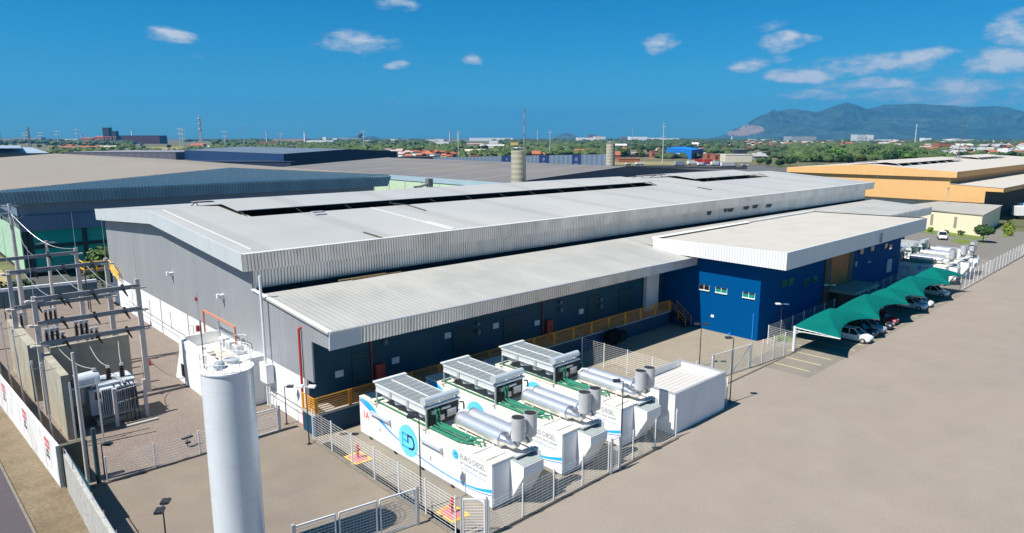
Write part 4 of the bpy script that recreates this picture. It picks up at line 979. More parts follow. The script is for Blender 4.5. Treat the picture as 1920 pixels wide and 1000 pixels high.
for y in (54.6, 61.6, 69.5):
    xx = 6.85-(y-51.4)*.0425-.115
    d = Vector((.0425,-1,0)).normalized()
    q = MB(); q.hexa([(xx-.01,y+.1,.7),(xx,y+.1,.7),(xx+.06,y-1.4,.7),(xx+.05,y-1.4,.7)], [(xx-.01,y+.1,2.8),(xx,y+.1,2.8),(xx+.06,y-1.4,2.8),(xx+.05,y-1.4,2.8)]); bd = q.build('warning_board', mat('board_white', (.72,.70,.70), .6), SW)
    q = MB(); q.hexa([(xx-.018,y,2.0),(xx-.012,y,2.0),(xx+.045,y-1.3,2.0),(xx+.039,y-1.3,2.0)], [(xx-.018,y,2.72),(xx-.012,y,2.72),(xx+.045,y-1.3,2.72),(xx+.039,y-1.3,2.72)]); q.build('red_field', M_sred, bd)
    text_mesh('lettering', 'PERIGO', .33, mat('sign_text_white', (.8,.78,.78), .6), bd, (xx-.022+.027, y-.66, 2.24), d, (0,0,1), 'CENTER', .01)
    text_mesh('lettering', 'NÃO\nENTRE', .36, M_sblk, bd, (xx-.018+.027, y-.62, 1.62), d, (0,0,1), 'CENTER', .012)
GW = wall_run('yard_wall', 'rough grey block wall beside the street, nearest to the camera', [(7.1,50.6),(6.98,44),(6.9,30),(6.8,10)], 2.6, .2, mat('grey_render', (.40,.39,.36), .9, 0, .12, 1.5, fine=(6,.15), stain=(.7,.5,(.27,.255,.22),(1,1,.5)), bump=.02, bs=8))
q = MB(); q.tube([(7.1,50.5,2.95),(7.0,44,2.95),(6.9,30,2.95)], .03, 5)
for i in range(9): y = 50.4-i*2.6; q.cyl((7.02,y,2.6),(7.02,y,3.1),.025,n=5)
q.build('wire_topping', M_galv, GW)
q = MB(); q.box(7.25,7.27,44.5,50.4,.1,2.7); q.build('shade_net', mat('teal_net', (.01,.10,.12), .9, 0, .2, 2), GW)
wall_run('back_wall', 'blue grey wall with white coping behind the electrical yard', [(4.3,115.0),(22.4,112.9)], 2.3, .3, mat('blue_grey_wall', (.10,.17,.20), .9, 0, .2, .5, stain=(.6,.5,(.16,.19,.19),(1,1,.4))), mat('white_coping', (.80,.82,.84), .6))
for i, (y, h, lx) in enumerate([(58.3,6.6,.2),(62.2,5.8,.3),(68.8,7.0,.1),(74.5,6.5,.2),(80,6.5,.1)]):
    T = tag((lambda q: q.build('steel_pole', M_galv))((lambda q: (q.cyl((7.6-(y-58)*.03,y,0),(7.45-(y-58)*.03,y-.1,h),.06,.045,8), q.beam((7.45-(y-58)*.03,y-.1,h-.4),(7.45-(y-58)*.03+.9,y-.1,h-.3),.05), q.cyl((7.45-(y-58)*.03,y-.1,h),(7.45-(y-58)*.03,y-.1,h+.3),.09,n=8))[0])(MB())),
            'slim steel pole along the inside of the white street wall, ' + ['nearest to the dark pier','second from the dark pier','third from the dark pier','fourth from the dark pier','farthest of the row'][i], 'pole', 'slim poles behind the street wall')

# ================================================================ SUBSTATION
def frame(label, y, xs_, beams, tops, n_ins=3):
    T = thing('switchyard_frame', label, 'gantry', (xs_[0],y,0), 'concrete switchyard frames')
    for x, tz in zip(xs_, tops):
        q = MB(); q.hexa([(x-.24,y-.2,0),(x+.24,y-.2,0),(x+.24,y+.2,0),(x-.24,y+.2,0)], [(x-.17,y-.15,tz),(x+.17,y-.15,tz),(x+.17,y+.15,tz),(x-.17,y+.15,tz)]); q.build('post', M_conc_l, T)
        q = MB()
        for z in beams: q.beam((x-.5,y-.25,z-.16),(x+.6,y-.25,z-.16),.45,.14); q.cyl((x-.5,y-.25,z-.16),(x-.5,y-.25,z-.02),.22,n=10)
        q.build('bracket', M_conc_l, T)
        q = MB(); q.cyl((x,y,tz),(x,y,tz+4.2),.025,.012,6); q.build('lightning_rod', M_galv, T)
    for z in beams:
        q = MB(); q.beam((xs_[0],y-.3,z),(xs_[-1],y-.3,z),.22,.38); q.build('cross_beam', mat('beam_grey_concrete', (.23,.23,.235), .85, 0, .15, 1), T)
    q = MB()
    for z in beams:
        for i in range(n_ins):
            x = xs_[0]+(xs_[-1]-xs_[0])*(i+.75)/(n_ins+.3)
            q.cyl((x,y-.5,z-.05),(x+.3,y-.62,z-.75),.12,.05,8); q.cyl((x,y-.3,z+.2),(x,y-.3,z+.32),.12,n=8)
    q.build('insulator', M_insul, T)
    return T
frame('front switchyard frame with three cross beams, right behind the transformer', 66.6, (8.6,16.33), (10.0,7.95,6.2), (10.2,10.6))
frame('middle switchyard frame with two cross beams', 78.0, (8.4,16.5), (10.6,7.2), (10.8,11.0))
frame('rear switchyard frame with a single beam, nearest to the green glass', 92.0, (5.0,16.5), (9.9,), (10.2,10.4), 2)
def fire_wall(label, x0, x1, y0, y1, h):
    return tag((lambda q: q.build('fire_wall', M_conc_d))(MB().box(x0,x1,y0,y1,0,h)), label, 'wall', 'bare concrete fire walls')
fire_wall('tall bare concrete wall standing behind the transformer', 9.3,15.3,66.95,67.25,5.6)
fire_wall('concrete wing wall left of the transformer', 8.7,9.25,59.5,67.3,5.2)
fire_wall('concrete wall left of the middle frame, farther from the camera', 8.2,8.9,70.6,82.5,5.2)
# transformer
TR = thing('transformer', 'big grey power transformer with three tall bushings and an oil drum', 'transformer', (12.6,62,0))
q = MB(); q.box(11.4,14.0,61.2,63.6,.45,3.2); q.box(11.3,14.1,61.1,63.7,3.2,3.32); q.build('tank', M_transf, TR)
for x0_, x1_, n_ in ((11.45,12.35,7),(12.55,13.25,6),(13.3,13.95,5)):
    q = MB()
    for i in range(n_): xx = x0_+(x1_-x0_)*i/(n_-1); q.box(xx-.02,xx+.02,60.45,61.15,.8,3.05)
    q.box(x0_,x1_,60.5,61.1,3.0,3.1); q.build('radiator', M_transf, TR)
q = MB()
for i in range(7): yy = 61.4+i*.3; q.box(10.75,11.35,yy-.02,yy+.02,.8,2.9)
q.build('radiator', M_transf, TR)
for x in (11.4,12.4,13.4):
    q = MB(); q.cyl((x,62.1,3.3),(x,62.1,4.35),.17,.12,12)
    for j in range(6): q.cyl((x,62.1,3.4+j*.15),(x,62.1,3.44+j*.15),.22,n=12)
    b_ = q.build('bushing', M_insul, TR); q = MB(); q.cyl((x,62.1,4.35),(x,62.1,4.55),.15,.13,10); q.build('cap', M_galv, b_)
q = MB(); q.cyl((9.95,62.0,3.7),(11.6,62.3,3.7),.62,n=24); q.box(10.3,10.45,61.9,62.2,2.0,3.2); q.box(11.0,11.15,61.9,62.2,2.6,3.2); q.build('oil_conservator', mat('conservator_pale', (.55,.60,.64), .4, 0, .05, 1), TR, smooth=True)
q = MB(); q.box(9.2,10.1,60.9,61.9,2.6,3.6); q.box(9.25,9.35,61,61.1,0,2.6); q.box(9.9,10,61,61.1,0,2.6); q.build('tap_changer_box', mat('box_blue_grey', (.12,.20,.26), .5), TR)
q = MB()
for i in range(3): xx = 9.35+i*.3; q.cyl((xx,61.4,3.6),(xx,61.4,4.1),.05,n=8)
q.cyl((11.2,60.8,2.3),(11.2,60.8,2.9),.2,n=10); q.build('small_bushing', M_insul, TR)
q = MB(); q.tube([(12.3,62.4,3.4),(13.0,61.4,3.6),(13.2,60.6,3.3)], .05, 6); q.tube([(12.0,62.7,3.45),(12.8,61.5,3.7),(13.0,60.5,3.3)], .05, 6); q.beam((11.3,61.4,3.45),(13.6,61.4,3.5),.06)
q.build('top_pipe', M_galv, TR)
q = MB(); q.box(11.0,14.4,60.9,64.0,0,.42); q.build('plinth', M_conc_d, TR)
# cable rack
CR = thing('cable_rack', 'two concrete posts with dark power cables dropping in front of the transformer', 'cable support', (12.1,59.9,0))
for x, y in ((12.2,59.9),(14.6,60.6)):
    q = MB(); q.box(x-.13,x+.13,y-.13,y+.13,0,3.2); q.build('post', M_conc_l, CR)
q = MB(); q.beam((12.1,59.9,2.9),(14.7,60.6,2.9),.06); q.beam((12.1,59.9,1.9),(14.7,60.6,1.9),.05); q.build('rail', M_galv, CR)
for i in range(4):
    x = 12.9+i*.33; y = 60.1+i*.1; q = MB(); q.tube([(x-.1,y+.9,3.3),(x-.05,y+.2,3.1),(x,y-.1,2.7),(x+.05,y-.1,1.5),(x+.08,y-.05,.0)], .05, 7); q.build('power_cable', M_blackst, CR)
q = MB(); q.box(12.6,15.0,59.0,59.35,.0,.14); q.build('cable_kerb', M_conc, CR)
# conductors
for i, (xa, xb) in enumerate([(9.6,11.4),(11.9,12.4),(14.3,13.4)]):
    q = MB(); pts = []
    for j in range(11):
        t = j/10; pts.append((xa+(xb-xa)*t, 66.2+(62.1-66.2)*t**1.2, 6.0+(4.5-6.0)*t - 1.0*math.sin(PI*t)*.6))
    q.tube(pts, .03, 5); tag(q.build('overhead_conductor', mat('conductor_pale', (.42,.42,.36), .5)), ['sagging pale wire from the frame to the left bushing','sagging pale wire from the frame to the middle bushing','sagging pale wire from the frame to the right bushing'][i], 'cable', 'wires above the transformer')
for i in range(3):
    q = MB(); x = 9.5+i*2.6
    pts = [(x+ (1.3)*t, 77.8+(66.4-77.8)*t, 10.5+(9.9-10.5)*t-.9*math.sin(PI*t)) for t in [j/10 for j in range(11)]]
    q.tube(pts, .025, 5); tag(q.build('overhead_conductor', M_galv), ['left wire slung between the middle and front frames','centre wire slung between the middle and front frames','right wire slung between the middle and front frames'][i], 'cable', 'wires between the frames')
# circuit breakers and switches
def breaker(x, y, label, h=2.4, sc=1.0):
    T = thing('circuit_breaker', label, 'switchgear', (x,y,0), 'breakers and switches on stands')
    q = MB(); q.box(x-.45,x-.33,y-.1,y+.1,0,h); q.box(x+.33,x+.45,y-.1,y+.1,0,h); q.box(x-.6,x+.6,y-.2,y+.2,h,h+.15); q.build('stand', M_galv, T)
    for s in (-.42, 0, .42):
        q = MB(); q.cyl((x+s,y,h+.15),(x+s,y,h+1.5),.12,.10,10)
        for j in range(7): q.cyl((x+s,y,h+.25+j*.17),(x+s,y,h+.29+j*.17),.18,n=10)
        b_ = q.build('insulator', M_insul, T); q = MB(); q.box(x+s-.16,x+s+.16,y-.16,y+.16,h+1.5,h+1.75); q.build('terminal', M_galv, b_)
    q = MB(); q.box(x-.35,x+.35,y-.4,y-.2,h-1.2,h-.2); q.build('control_box', M_transf, T)
for i, (x, y, h) in enumerate([(10.6,69.2,3.0),(12.4,69.4,3.0),(14.2,69.6,3.0),(10.4,72.6,4.2),(12.8,72.9,4.4),(11.2,75.4,3.0),(14.0,75.2,3.0),(9.4,86,3.2),(12.4,86,3.2)]):
    breaker(x, y, ['left breaker right behind the tall concrete wall','middle breaker right behind the tall concrete wall','right breaker right behind the tall concrete wall','taller left switch between front and middle frames','taller right switch between front and middle frames','left breaker just before the middle frame','right breaker just before the middle frame','left breaker beyond the middle frame','right breaker beyond the middle frame'][i], h)
# poles
def cpole(x, y, h, r0, r1, label, arms=0, m=None, name='utility_pole'):
    T = thing(name, label, 'utility pole', (x,y,0)); q = MB(); q.cyl((x,y,0),(x,y,h),r0,r1,12); q.build('pole', m or M_conc_l, T)
    if arms:
        q = MB()
        for i in range(arms): z = h-.3-i*1.5; q.beam((x-1.0,y,z),(x+1.0,y,z),.1,.12)
        q.build('cross_arm', M_conc_l, T)
        q = MB()
        for i in range(arms):
            z = h-.3-i*1.5
            for s in (-.9,0,.9): q.cyl((x+s,y,z+.05),(x+s,y,z+.35),.07,n=8)
        q.build('insulator', M_insul, T)
    return T
cpole(11.9,101.5,15.2,.32,.17,'tall square concrete pole with arms at the far left of the electrical yard',2)
cpole(14.4,96.5,11.0,.22,.14,'concrete pole with a ringed fitting behind the rear frame',1)
cpole(8.25,50.9,9.2,.13,.09,'tall plain concrete pole beside the dark pier')
cpole(9.55,58.3,6.4,.10,.07,'thin leaning steel pole left of the transformer drum', 0, M_galv)
cpole(8.75,50.2,4.0,.15,.14,'short dark green pipe pole by the grey block wall', 0, mat('dark_green_pole', (.03,.07,.08), .5))
HF = thing('pipe_frame', 'thin H shaped pipe frame in front of the transformer drum', 'frame', (8.6,57.3,0))
q = MB()
for x, y in ((8.9,57.5),(10.6,57.2)): q.cyl((x,y,0),(x,y,5.2),.07,n=8)
q.beam((8.9,57.5,4.6),(10.6,57.2,4.75),.08); q.build('pipe', M_galv, HF)
for i in range(4):
    q = MB(); a = (11.9,101.5,14.6-.5*(i % 2)); b = [(8.5,92,10.2),(16.5,92,10.3),(12.5,92,9.9),(-8,140,14),(-10,120,13),(16.3,78,10.9),(5,92,10.1)][i]
    sag = 1.4; pts = [(a[0]+(b[0]-a[0])*t, a[1]+(b[1]-a[1])*t, a[2]+(b[2]-a[2])*t-sag*math.sin(PI*t)) for t in [j/12 for j in range(13)]]
    q.tube(pts, .016, 4); tag(q.build('power_line', M_stack), 'thin power line strung from the tall concrete pole', 'cable', 'power lines from the tall concrete pole')
for i, (x, y) in enumerate([(10.5,106),(15.2,104.5),(19.5,103.5),(13,99)]):
    q = MB(); q.cyl((x,y,0),(x,y,3.2),.07,n=8); q.beam((x,y,3.1),(x+.7,y-.3,3.3),.06)
    tag(q.build('steel_pole', M_blackst), ['dark post before the back wall, leftmost','dark post before the back wall, by the middle','dark post before the back wall, by the tree','dark post behind the rear frame'][i], 'pole', 'dark posts before the back wall')

# stair block with air conditioners on the side of the warehouse
SB = thing('stair_block', 'white stair block with air conditioners against the warehouse wall behind the silo', 'building', (20.6,62,0))
q = MB(); q.box(19.7,23.3,56.6,58.0,0,4.3); q.prism([(58.05,4.2),(58.05,2.9),(67.2,3.1),(67.2,4.35),(66.3,4.4)], 'x', 19.7, 19.9); q.prism([(58.05,4.2),(58.05,0),(69.0,0),(67.2,3.1),(67.2,4.35)], 'x', 19.5, 19.69)
q.box(19.9,23.3,64.6,67.2,0,3.2); q.box(19.9,23.3,67.2,67.35,0,4.35); q.build('wall', M_white, SB)
q = MB()
for i in range(12): q.box(20.0,21.7,58.1+i*.54,58.63+i*.54,0,.3+i*.25)
q.build('steps', M_conc, SB)
q = MB(); q.box(21.75,23.3,58.1,64.5,0,4.0); q.build('ledge', mat('cream_ledge', (.70,.66,.58), .7, 0, .05, 2), SB)
for y in (59.0, 60.6, 62.2):
    q = MB(); q.box(21.8,22.5,y,y+1.0,4.02,4.85); ac = q.build('air_conditioner', M_steelw, SB); q = MB(); q.cyl((21.78,y+.5,4.43),(21.80,y+.5,4.43),.33,n=16); q.build('fan_grille', M_stack, ac)
q = MB(); q.beam((22.0,59.5,6.5),(22.0,67.3,6.6),.14); q.beam((22.0,59.5,4.9),(22.0,59.5,6.5),.14); q.beam((22.0,67.3,4.4),(22.0,67.3,6.6),.14); q.build('orange_pipe', mat('orange_pipe', (.60,.22,.12), .5), SB)
q = MB(); q.box(19.42,19.49,66.3,66.9,.7,1.9); q.build('louvre', M_dark, SB)
T = thing('wall_mast', 'thin mast with a red beacon on the warehouse side wall', 'mast', (21.6,67.4,0)); q = MB(); q.cyl((21.6,67.4,0),(21.6,67.4,8.4),.05,.03,6); q.build('pole', M_galv, T); q = MB(); q.cyl((21.45,67.4,7.6),(21.45,67.4,7.95),.12,n=8); q.build('beacon', M_red, T)
q = MB(); q.cyl((18.6,74.6,0),(18.6,74.6,.45),.28,.2,10); q.cyl((18.6,74.6,.45),(18.6,74.6,.7),.13,.08,10); tag(q.build('red_can', M_red), 'small red can on the gravel by the white warehouse wall', 'container')
# yellow access platform and shrub at the far corner
YP = thing('access_platform', 'small yellow railed platform with stairs at the far corner of the warehouse', 'platform', (21.2,106.8,0))
q = MB(); q.box(19.6,22.6,105.4,108.4,5.0,5.1)
for x, y in ((19.65,105.5),(19.65,108.3),(22.5,105.5)): q.box(x-.06,x+.06,y-.06,y+.06,0,5.0)
q.build('deck', M_blackst, YP)
q = MB()
for z in (5.5,6.0,6.5): q.beam((19.6,105.4,z),(22.6,105.4,z),.11); q.beam((19.6,105.4,z),(19.6,108.4,z),.11); q.beam((22.6,105.4,z),(22.9,102.0,z-1.5),.11)
for x, y in ((19.6,105.4),(19.6,108.4),(22.6,105.4),(21.1,105.4)): q.box(x-.06,x+.06,y-.06,y+.06,5.1,6.55)
q.build('railing', mat('bright_yellow_railing', (.85,.47,.02), .5), YP)

# ================================================================ LEFT BUILDING WITH GREEN GLASS
LB = thing('glass_hall', 'blue grey gabled hall with wide green glass front and beige roof at the left', 'building', (51,135,0))
M_lroof = mat('beige_roof_sheet', (0.252,0.222,0.186), .8, 0, .04, .15, stripe=('Y', 3.2, .05, .01), col2=(0.24,0.213,0.18), stain=(.2,.4,(.22,.19,.155),(.3,1,1)))
M_lf = mat('light_steel_blue_cladding', (.66,.74,.74), .5, .1, .05, .3, stripe=('X', .5, .08, .02))
M_lf2 = mat('ribbed_dark_blue_cladding', (.20,.33,.42), .5, .0, .08, .3, stripe=('X', 7, .1, .0))
M_lf3 = mat('dull_blue_cladding', (.20,.26,.34), .6, .1, .06, .3, stripe=('X', .5, .06, .01))
def gable_roof(T, x0, x1, xr, y0, y1, ze, zr, m, th=.15, nm='roof'):
    q = MB(); q.slab([(x0,y0,ze),(xr,y0,zr),(xr,y1,zr),(x0,y1,ze)], th); q.slab([(xr,y0,zr),(x1,y0,ze-.15),(x1,y1,ze-.15),(xr,y1,zr)], th); return q.build(nm, m, T)
gable_roof(LB, 14.9, 87.3, 51.2, 134.6, 300, 14.85, 17.35, M_lroof)
q = MB(); q.prism([(14.9,14.8),(14.9,14.45),(87.3,14.4),(87.3,14.6),(51.2,17.3)], 'y', 134.5, 134.59); q.build('gable_fascia', M_lf, LB)
q = MB(); q.ribs((14.3,134.2,14.44),(87.6,134.2,14.38),(14.7,134.9,12.5),(87.0,134.9,12.05),.55,.14); q.build('canopy_band', M_lf2, LB)
q = MB(); q.hexa([(14.2,134.4,12.5),(14.4,134.4,12.5),(14.4,299,12.5),(14.2,299,12.5)], [(14.0,134.2,14.44),(14.2,134.2,14.44),(14.2,299,14.44),(14.0,299,14.44)]); q.build('canopy_band', M_lf2, LB)
q = MB(); q.box(17.2,84.5,137.0,137.2,10.3,14.2); q.build('upper_wall', M_lf3, LB)
q = MB(); q.box(17.2,84.5,136.6,136.8,7.7,10.3); q.box(17.0,17.2,137,299,9,14.2); q.build('lower_wall', mat('slate_blue_cladding', (.13,.20,.30), .6, .1, .06, .3, stripe=('X', .5, .05, .01)), LB)
q = MB(); q.box(18.6,84,137.4,137.45,.6,7.69); gl = q.build('green_glass', mat('green_curtain_glass', (.0,.36,.29), .25, 0, .06, .3, stain=(.12,.4,(.0,.24,.21)), spec=.3), LB)
q = MB(); q.box(17.3,17.35,138.5,299,.6,8.9); q.build('side_glass', mat('sunlit_green_side_glass', (.42,.66,.50), .3, 0, .06, .3), gl)  # same green glass, sunlight on this side put into a paler colour
q = MB()
for x in (18.0,25.9,35,44,53): q.box(x,x+.7,137.2,137.39,0,7.69)
q.box(18.71,25.89,137.22,137.38,4.6,5.2); q.box(26.61,34.99,137.22,137.38,4.6,5.2); q.box(35.71,43.99,137.22,137.38,4.6,5.2)
q.box(17.2,17.9,137.0,138.3,0,9)
q.build('dark_frame', mat('dark_green_frame', (.012,.045,.045), .6), LB)
q = MB(); q.box(17.3,84,137.5,290,0,.4); q.build('floor_slab', M_dark, LB)
q = MB(); q.box(84.6,84.8,137.3,299,0,14); q.box(17.3,84.5,299.1,299.3,0,14.2); q.build('side_wall', M_lf3, LB)

# ================================================================ GREY ROOF BUILDING AND ITS NEIGHBOURS
GBD = thing('grey_roof_hall', 'long low hall with weathered grey roof and pale green side glazing behind the warehouse', 'building', (103,112,0))
M_gr = mat('weathered_grey_roof', (0.156,0.15,0.147), .8, 0, .08, .08, stripe=('Y', 4.0, .07, .01), stain=(.05,.7,(.22,.195,.165),(1,.25,1)), seam=('Y', 14, 1.0, -.25))
q = MB(); q.slab([(102.5,112,13.1),(146,112,15.6),(146,226,15.6),(102.5,226,13.1)], .15); q.slab([(146,112,15.6),(201,112,12.6),(201,226,12.6),(146,226,15.6)], .15); q.build('roof', M_gr, GBD)
q = MB(); q.box(102.3,102.45,112,226,12.0,13.2); q.build('fascia', mat('pale_blue_grey_fascia', (.34,.46,.52), .5, 0, .05, .3, stripe=('Y', .6, .08, .02)), GBD)
q = MB(); q.box(102.45,102.6,112.3,225.8,0,11.9); sd = q.build('side_glazing', mat('pale_green_glazing', (.50,.64,.45), .4, 0, .05, .3), GBD)
q = MB()
for i in range(16): y = 113+i*7.5; q.box(102.36,102.44,y,y+.25,0,11.8)
q.each('mullion', M_stack, sd)
q = MB(); q.prism([(103.6,0),(103.6,12.9),(146,15.4),(200.8,12.4),(200.8,0)], 'y', 112.3, 112.5); q.prism([(103.6,0),(103.6,12.9),(146,15.4),(200.8,12.4),(200.8,0)], 'y', 225.5, 225.8); q.box(200.6,200.8,112.5,225.5,0,12.4)
q.build('gable_wall', mat('dark_grey_gable', (.13,.14,.17), .7, 0, .08, .2, stripe=('X', 1.2, .1, .02)), GBD)
q = MB(); p = G(826,349,13.0); q.beam((p.x-3,p.y,13.3),(p.x+1,p.y-1,13.6),.8,.08); q.beam((p.x+.5,p.y-1,13.4),(p.x+1.2,p.y-1,15.0),.6,.2)
# concrete silos
def csilo(x, y, h, r, label, mast=0):
    T = thing('water_tower', label, 'water tower', (x,y,0)); m = mat('tower_concrete', (0.378,0.351,0.27), .85, 0, .08, .4, stripe=('Z', 1.1, .05, .02), stain=(.3,.4,(.27,.25,.20),(1,1,.4)))
    q = MB(); q.cyl((x,y,0),(x,y,h),r,n=32); q.build('shaft', m, T, smooth=True)
    q = MB(); q.tube([(x+(r-.1)*math.cos(2*PI*i/24), y+(r-.1)*math.sin(2*PI*i/24), h+.6) for i in range(25)], .04, 5)
    for i in range(6): q.cyl((x+(r-.1)*math.cos(PI*i/3),y+(r-.1)*math.sin(PI*i/3),h),(x+(r-.1)*math.cos(PI*i/3),y+(r-.1)*math.sin(PI*i/3),h+.6),.03,n=5)
    q.build('railing', M_galv, T)
    q = MB(); q.beam((x+r+.15,y-.3,4),(x+r+.15,y-.3,h),.08); q.beam((x+r+.15,y+.3,4),(x+r+.15,y+.3,h),.08); q.build('ladder', M_stack, T)
csilo(102.3,107.3,20.3,1.62,'round concrete water tower rising behind the warehouse roof, with a lattice mast beyond it')
csilo(199,160,20.9,1.62,'round concrete water tower right of the blue and white boundary wall')
csilo(65,256,22.5,1.3,'thin grey water tower in front of the navy hall') if False else None

# ================================================================ ORANGE WAREHOUSE
OR = thing('orange_warehouse', 'orange clad warehouse with pale roof and long roof ventilators at the right', 'warehouse', (229,57,0))
M_or = mat('orange_cladding', (.72,.42,.17), .6, 0, .04, .3, stripe=('Y', .6, .06, .02), stain=(.4,.3,(.70,.42,.18),(1,1,.3)))
M_orx = mat('orange_cladding_side', (.60,.31,.10), .6, 0, .04, .3, stripe=('X', .6, .1, .02))
M_orroof = mat('pale_pink_roof', (0.496,0.456,0.4), .7, 0, .04, .3, stripe=('X', .8, .05, .01))
def OP(x, y, dz=0):
    z = 13.35+(14.75-13.35)*(y-57)/25 if y <= 82 else 14.75-(14.75-13.2)*(y-82)/25
    return (x, y, z+dz)
def oq(q, a, b, c, d): q.slab([OP(a,c),OP(b,c),OP(b,d),OP(a,d)], .15)
q = MB(); oq(q,228,400,57,74); oq(q,228,400,90,107)
for a, b in ((228,237),(305,330),(372,400)): oq(q,a,b,74,82); oq(q,a,b,82,90)
q.build('roof', M_orroof, OR)
q = MB()
for a, b in ((237,305),(330,372)): q.box(a,b,74,90,12.2,12.3); q.box(a-.1,a,74,90,12.2,14.2); q.box(b,b+.1,74,90,12.2,14.2); q.box(a,b,90,90.1,12.2,14.2)
q.build('ventilator_throat', M_dark, OR)
for a, b in ((236,305),(329,372)):
    q = MB(); q.slab([(a,75.5,15.1),(b,75.5,15.1),(b,82,15.8),(a,82,15.8)], .1); q.slab([(a,82,15.8),(b,82,15.8),(b,88.5,15.1),(a,88.5,15.1)], .1); h = q.build('ventilator_hood', M_orroof, OR)
    q = MB()
    for i in range(8):
        x = a+.5+(b-a-1)*i/7; q.beam((x,76,15.0),(x,74.2,14.3),.12); q.beam((x,88,15.0),(x,90,14.3),.12)
    q.build('bracket', M_stack, h)
q = MB(); q.prism([(56.8,13.35),(56.8,11.7),(107,11.6),(107,13.25),(82,14.85)], 'x', 227.8, 227.98); q.build('gable_fascia', M_or, OR)
q = MB(); q.box(228,400,56.8,56.98,11.7,13.4); q.box(228,400,45.3,45.45,8.1,9.3); q.build('side_fascia', M_orx, OR)
q = MB(); q.prism([(49.6,4.9),(49.6,8.2),(45.3,8.2),(45.3,9.3),(58.6,9.9),(58.6,13.2),(106,13.1),(106,4.9)], 'x', 228.6, 228.8); q.build('gable_cladding', M_or, OR)
q = MB(); q.box(230,400,58.6,58.8,9.5,13.2); q.build('side_cladding', M_orx, OR)
q = MB(); q.slab([(228.5,45.3,9.35),(400,45.3,9.35),(400,58.6,9.95),(228.5,58.6,9.95)], .12); q.build('annex_roof', M_orroof, OR)
q = MB(); q.box(230.4,230.6,51.6,106,0,4.95); q.build('base_wall', mat('white_block_wall', (.70,.69,.68), .7, 0, .04, .5), OR)
q = MB()
for y in (59,67,75,83): q.box(230.25,230.39,y,y+.5,0,4.9)
q.build('pilaster', M_stack, OR)
q = MB(); q.box(230.5,400,51.6,51.8,0,9.2); q.build('dark_side_wall', mat('dark_ribbed_wall', (.018,.02,.028), .6, 0, .1, .3, stripe=('X', 3.0, .6, .05)), OR)
q = MB()
for y in (64,78): q.box(228.3,228.58,y,y+.6,11.0,11.3)
q.build('wall_lamp', M_steelw, OR)
cpole(216,55.5,9.5,.12,.08,'thin grey lamp pole with cross arm before the orange wall',1,M_galv)
# cream building
CB = thing('cream_block', 'cream low building with grey sheet roof and two slim vents', 'building', (191,42,0))
C_ = [(191.0,41.4),(198.5,62.5),(223,59),(222,44.2)]
q = MB()
C2 = [Vector((*c,0)) for c in C_]
q.hexa([c for c in C2], [c+Vector((0,0,4.9)) for c in C2]); q.build('wall', M_cream, CB)
q = MB(); off = [Vector((-.25,-.25,0)),Vector((-.25,.25,0)),Vector((.25,.25,0)),Vector((.25,-.25,0))]
q.hexa([c+o_+Vector((0,0,4.92)) for c, o_ in zip(C2, off)], [c+o_+Vector((0,0,5.12)) for c, o_ in zip(C2, off)]); q.build('roof', mat('grey_low_roof', (.38,.36,.32), .8, 0, .08, .3, stripe=('X', 3.1, .2, .02)), CB)
q = MB()
a, b = C2[0], C2[1]; n = Vector((-(b-a).y, (b-a).x, 0)).normalized()
for t in (.28, .55):
    p = a+(b-a)*t; d = (b-a).normalized()*.35; nn = n*.06 if n.x < 0 else -n*.06
    q.hexa([p-d+nn+Vector((0,0,1.3)), p-d-nn*0+Vector((0,0,1.3)), p+d+Vector((0,0,1.3)), p+d+nn+Vector((0,0,1.3))], [p-d+nn+Vector((0,0,4.0)), p-d+Vector((0,0,4.0)), p+d+Vector((0,0,4.0)), p+d+nn+Vector((0,0,4.0))])
q.build('vent', mat('vent_grey', (.30,.28,.22), .7, 0, .05, 1, stripe=('Z', .3, .3, .01)), CB)

# ================================================================ TREES
rng = np.random.default_rng(3)
def leaf_mesh(name, n, rx, rz, cz, leaf, lobes, m, seed, flat=0.0):
    r = np.random.default_rng(seed); V = []; F = []
    cs = [(0,0,cz,1.0)]
    for i in range(lobes):
        a = r.uniform(0,2*PI); e = r.uniform(-.35,.8); d = r.uniform(.45,.8)
        cs.append((rx*d*math.cos(a), rx*d*math.sin(a), cz+rz*e*.8, r.uniform(.35,.6)))
    w = np.array([c[3]**2 for c in cs]); w /= w.sum()
    for i in range(n):
        c = cs[r.choice(len(cs), p=w)]
        d = r.normal(size=3); d /= np.linalg.norm(d); k = (r.uniform(.35,1.0))**.45*c[3]*r.uniform(.85,1.12)
        p = np.array([c[0]+d[0]*rx*k, c[1]+d[1]*rx*k, c[2]+d[2]*rz*k])
        a = r.normal(size=3); a -= a.dot(d)*d*.55; a /= np.linalg.norm(a); b = np.cross(a, d+r.normal(size=3)*.35); b /= np.linalg.norm(b)
        s = leaf*r.uniform(.6,1.35); q = len(V)
        V += [tuple(p-a*s-b*s*.6), tuple(p+a*s*.9-b*s*.7), tuple(p+a*s+b*s*.6), tuple(p-a*s*.8+b*s*.7)]; F.append((q,q+1,q+2,q+3))
    me = bpy.data.meshes.new(name); me.from_pydata(V, [], F); me.materials.append(m); return me
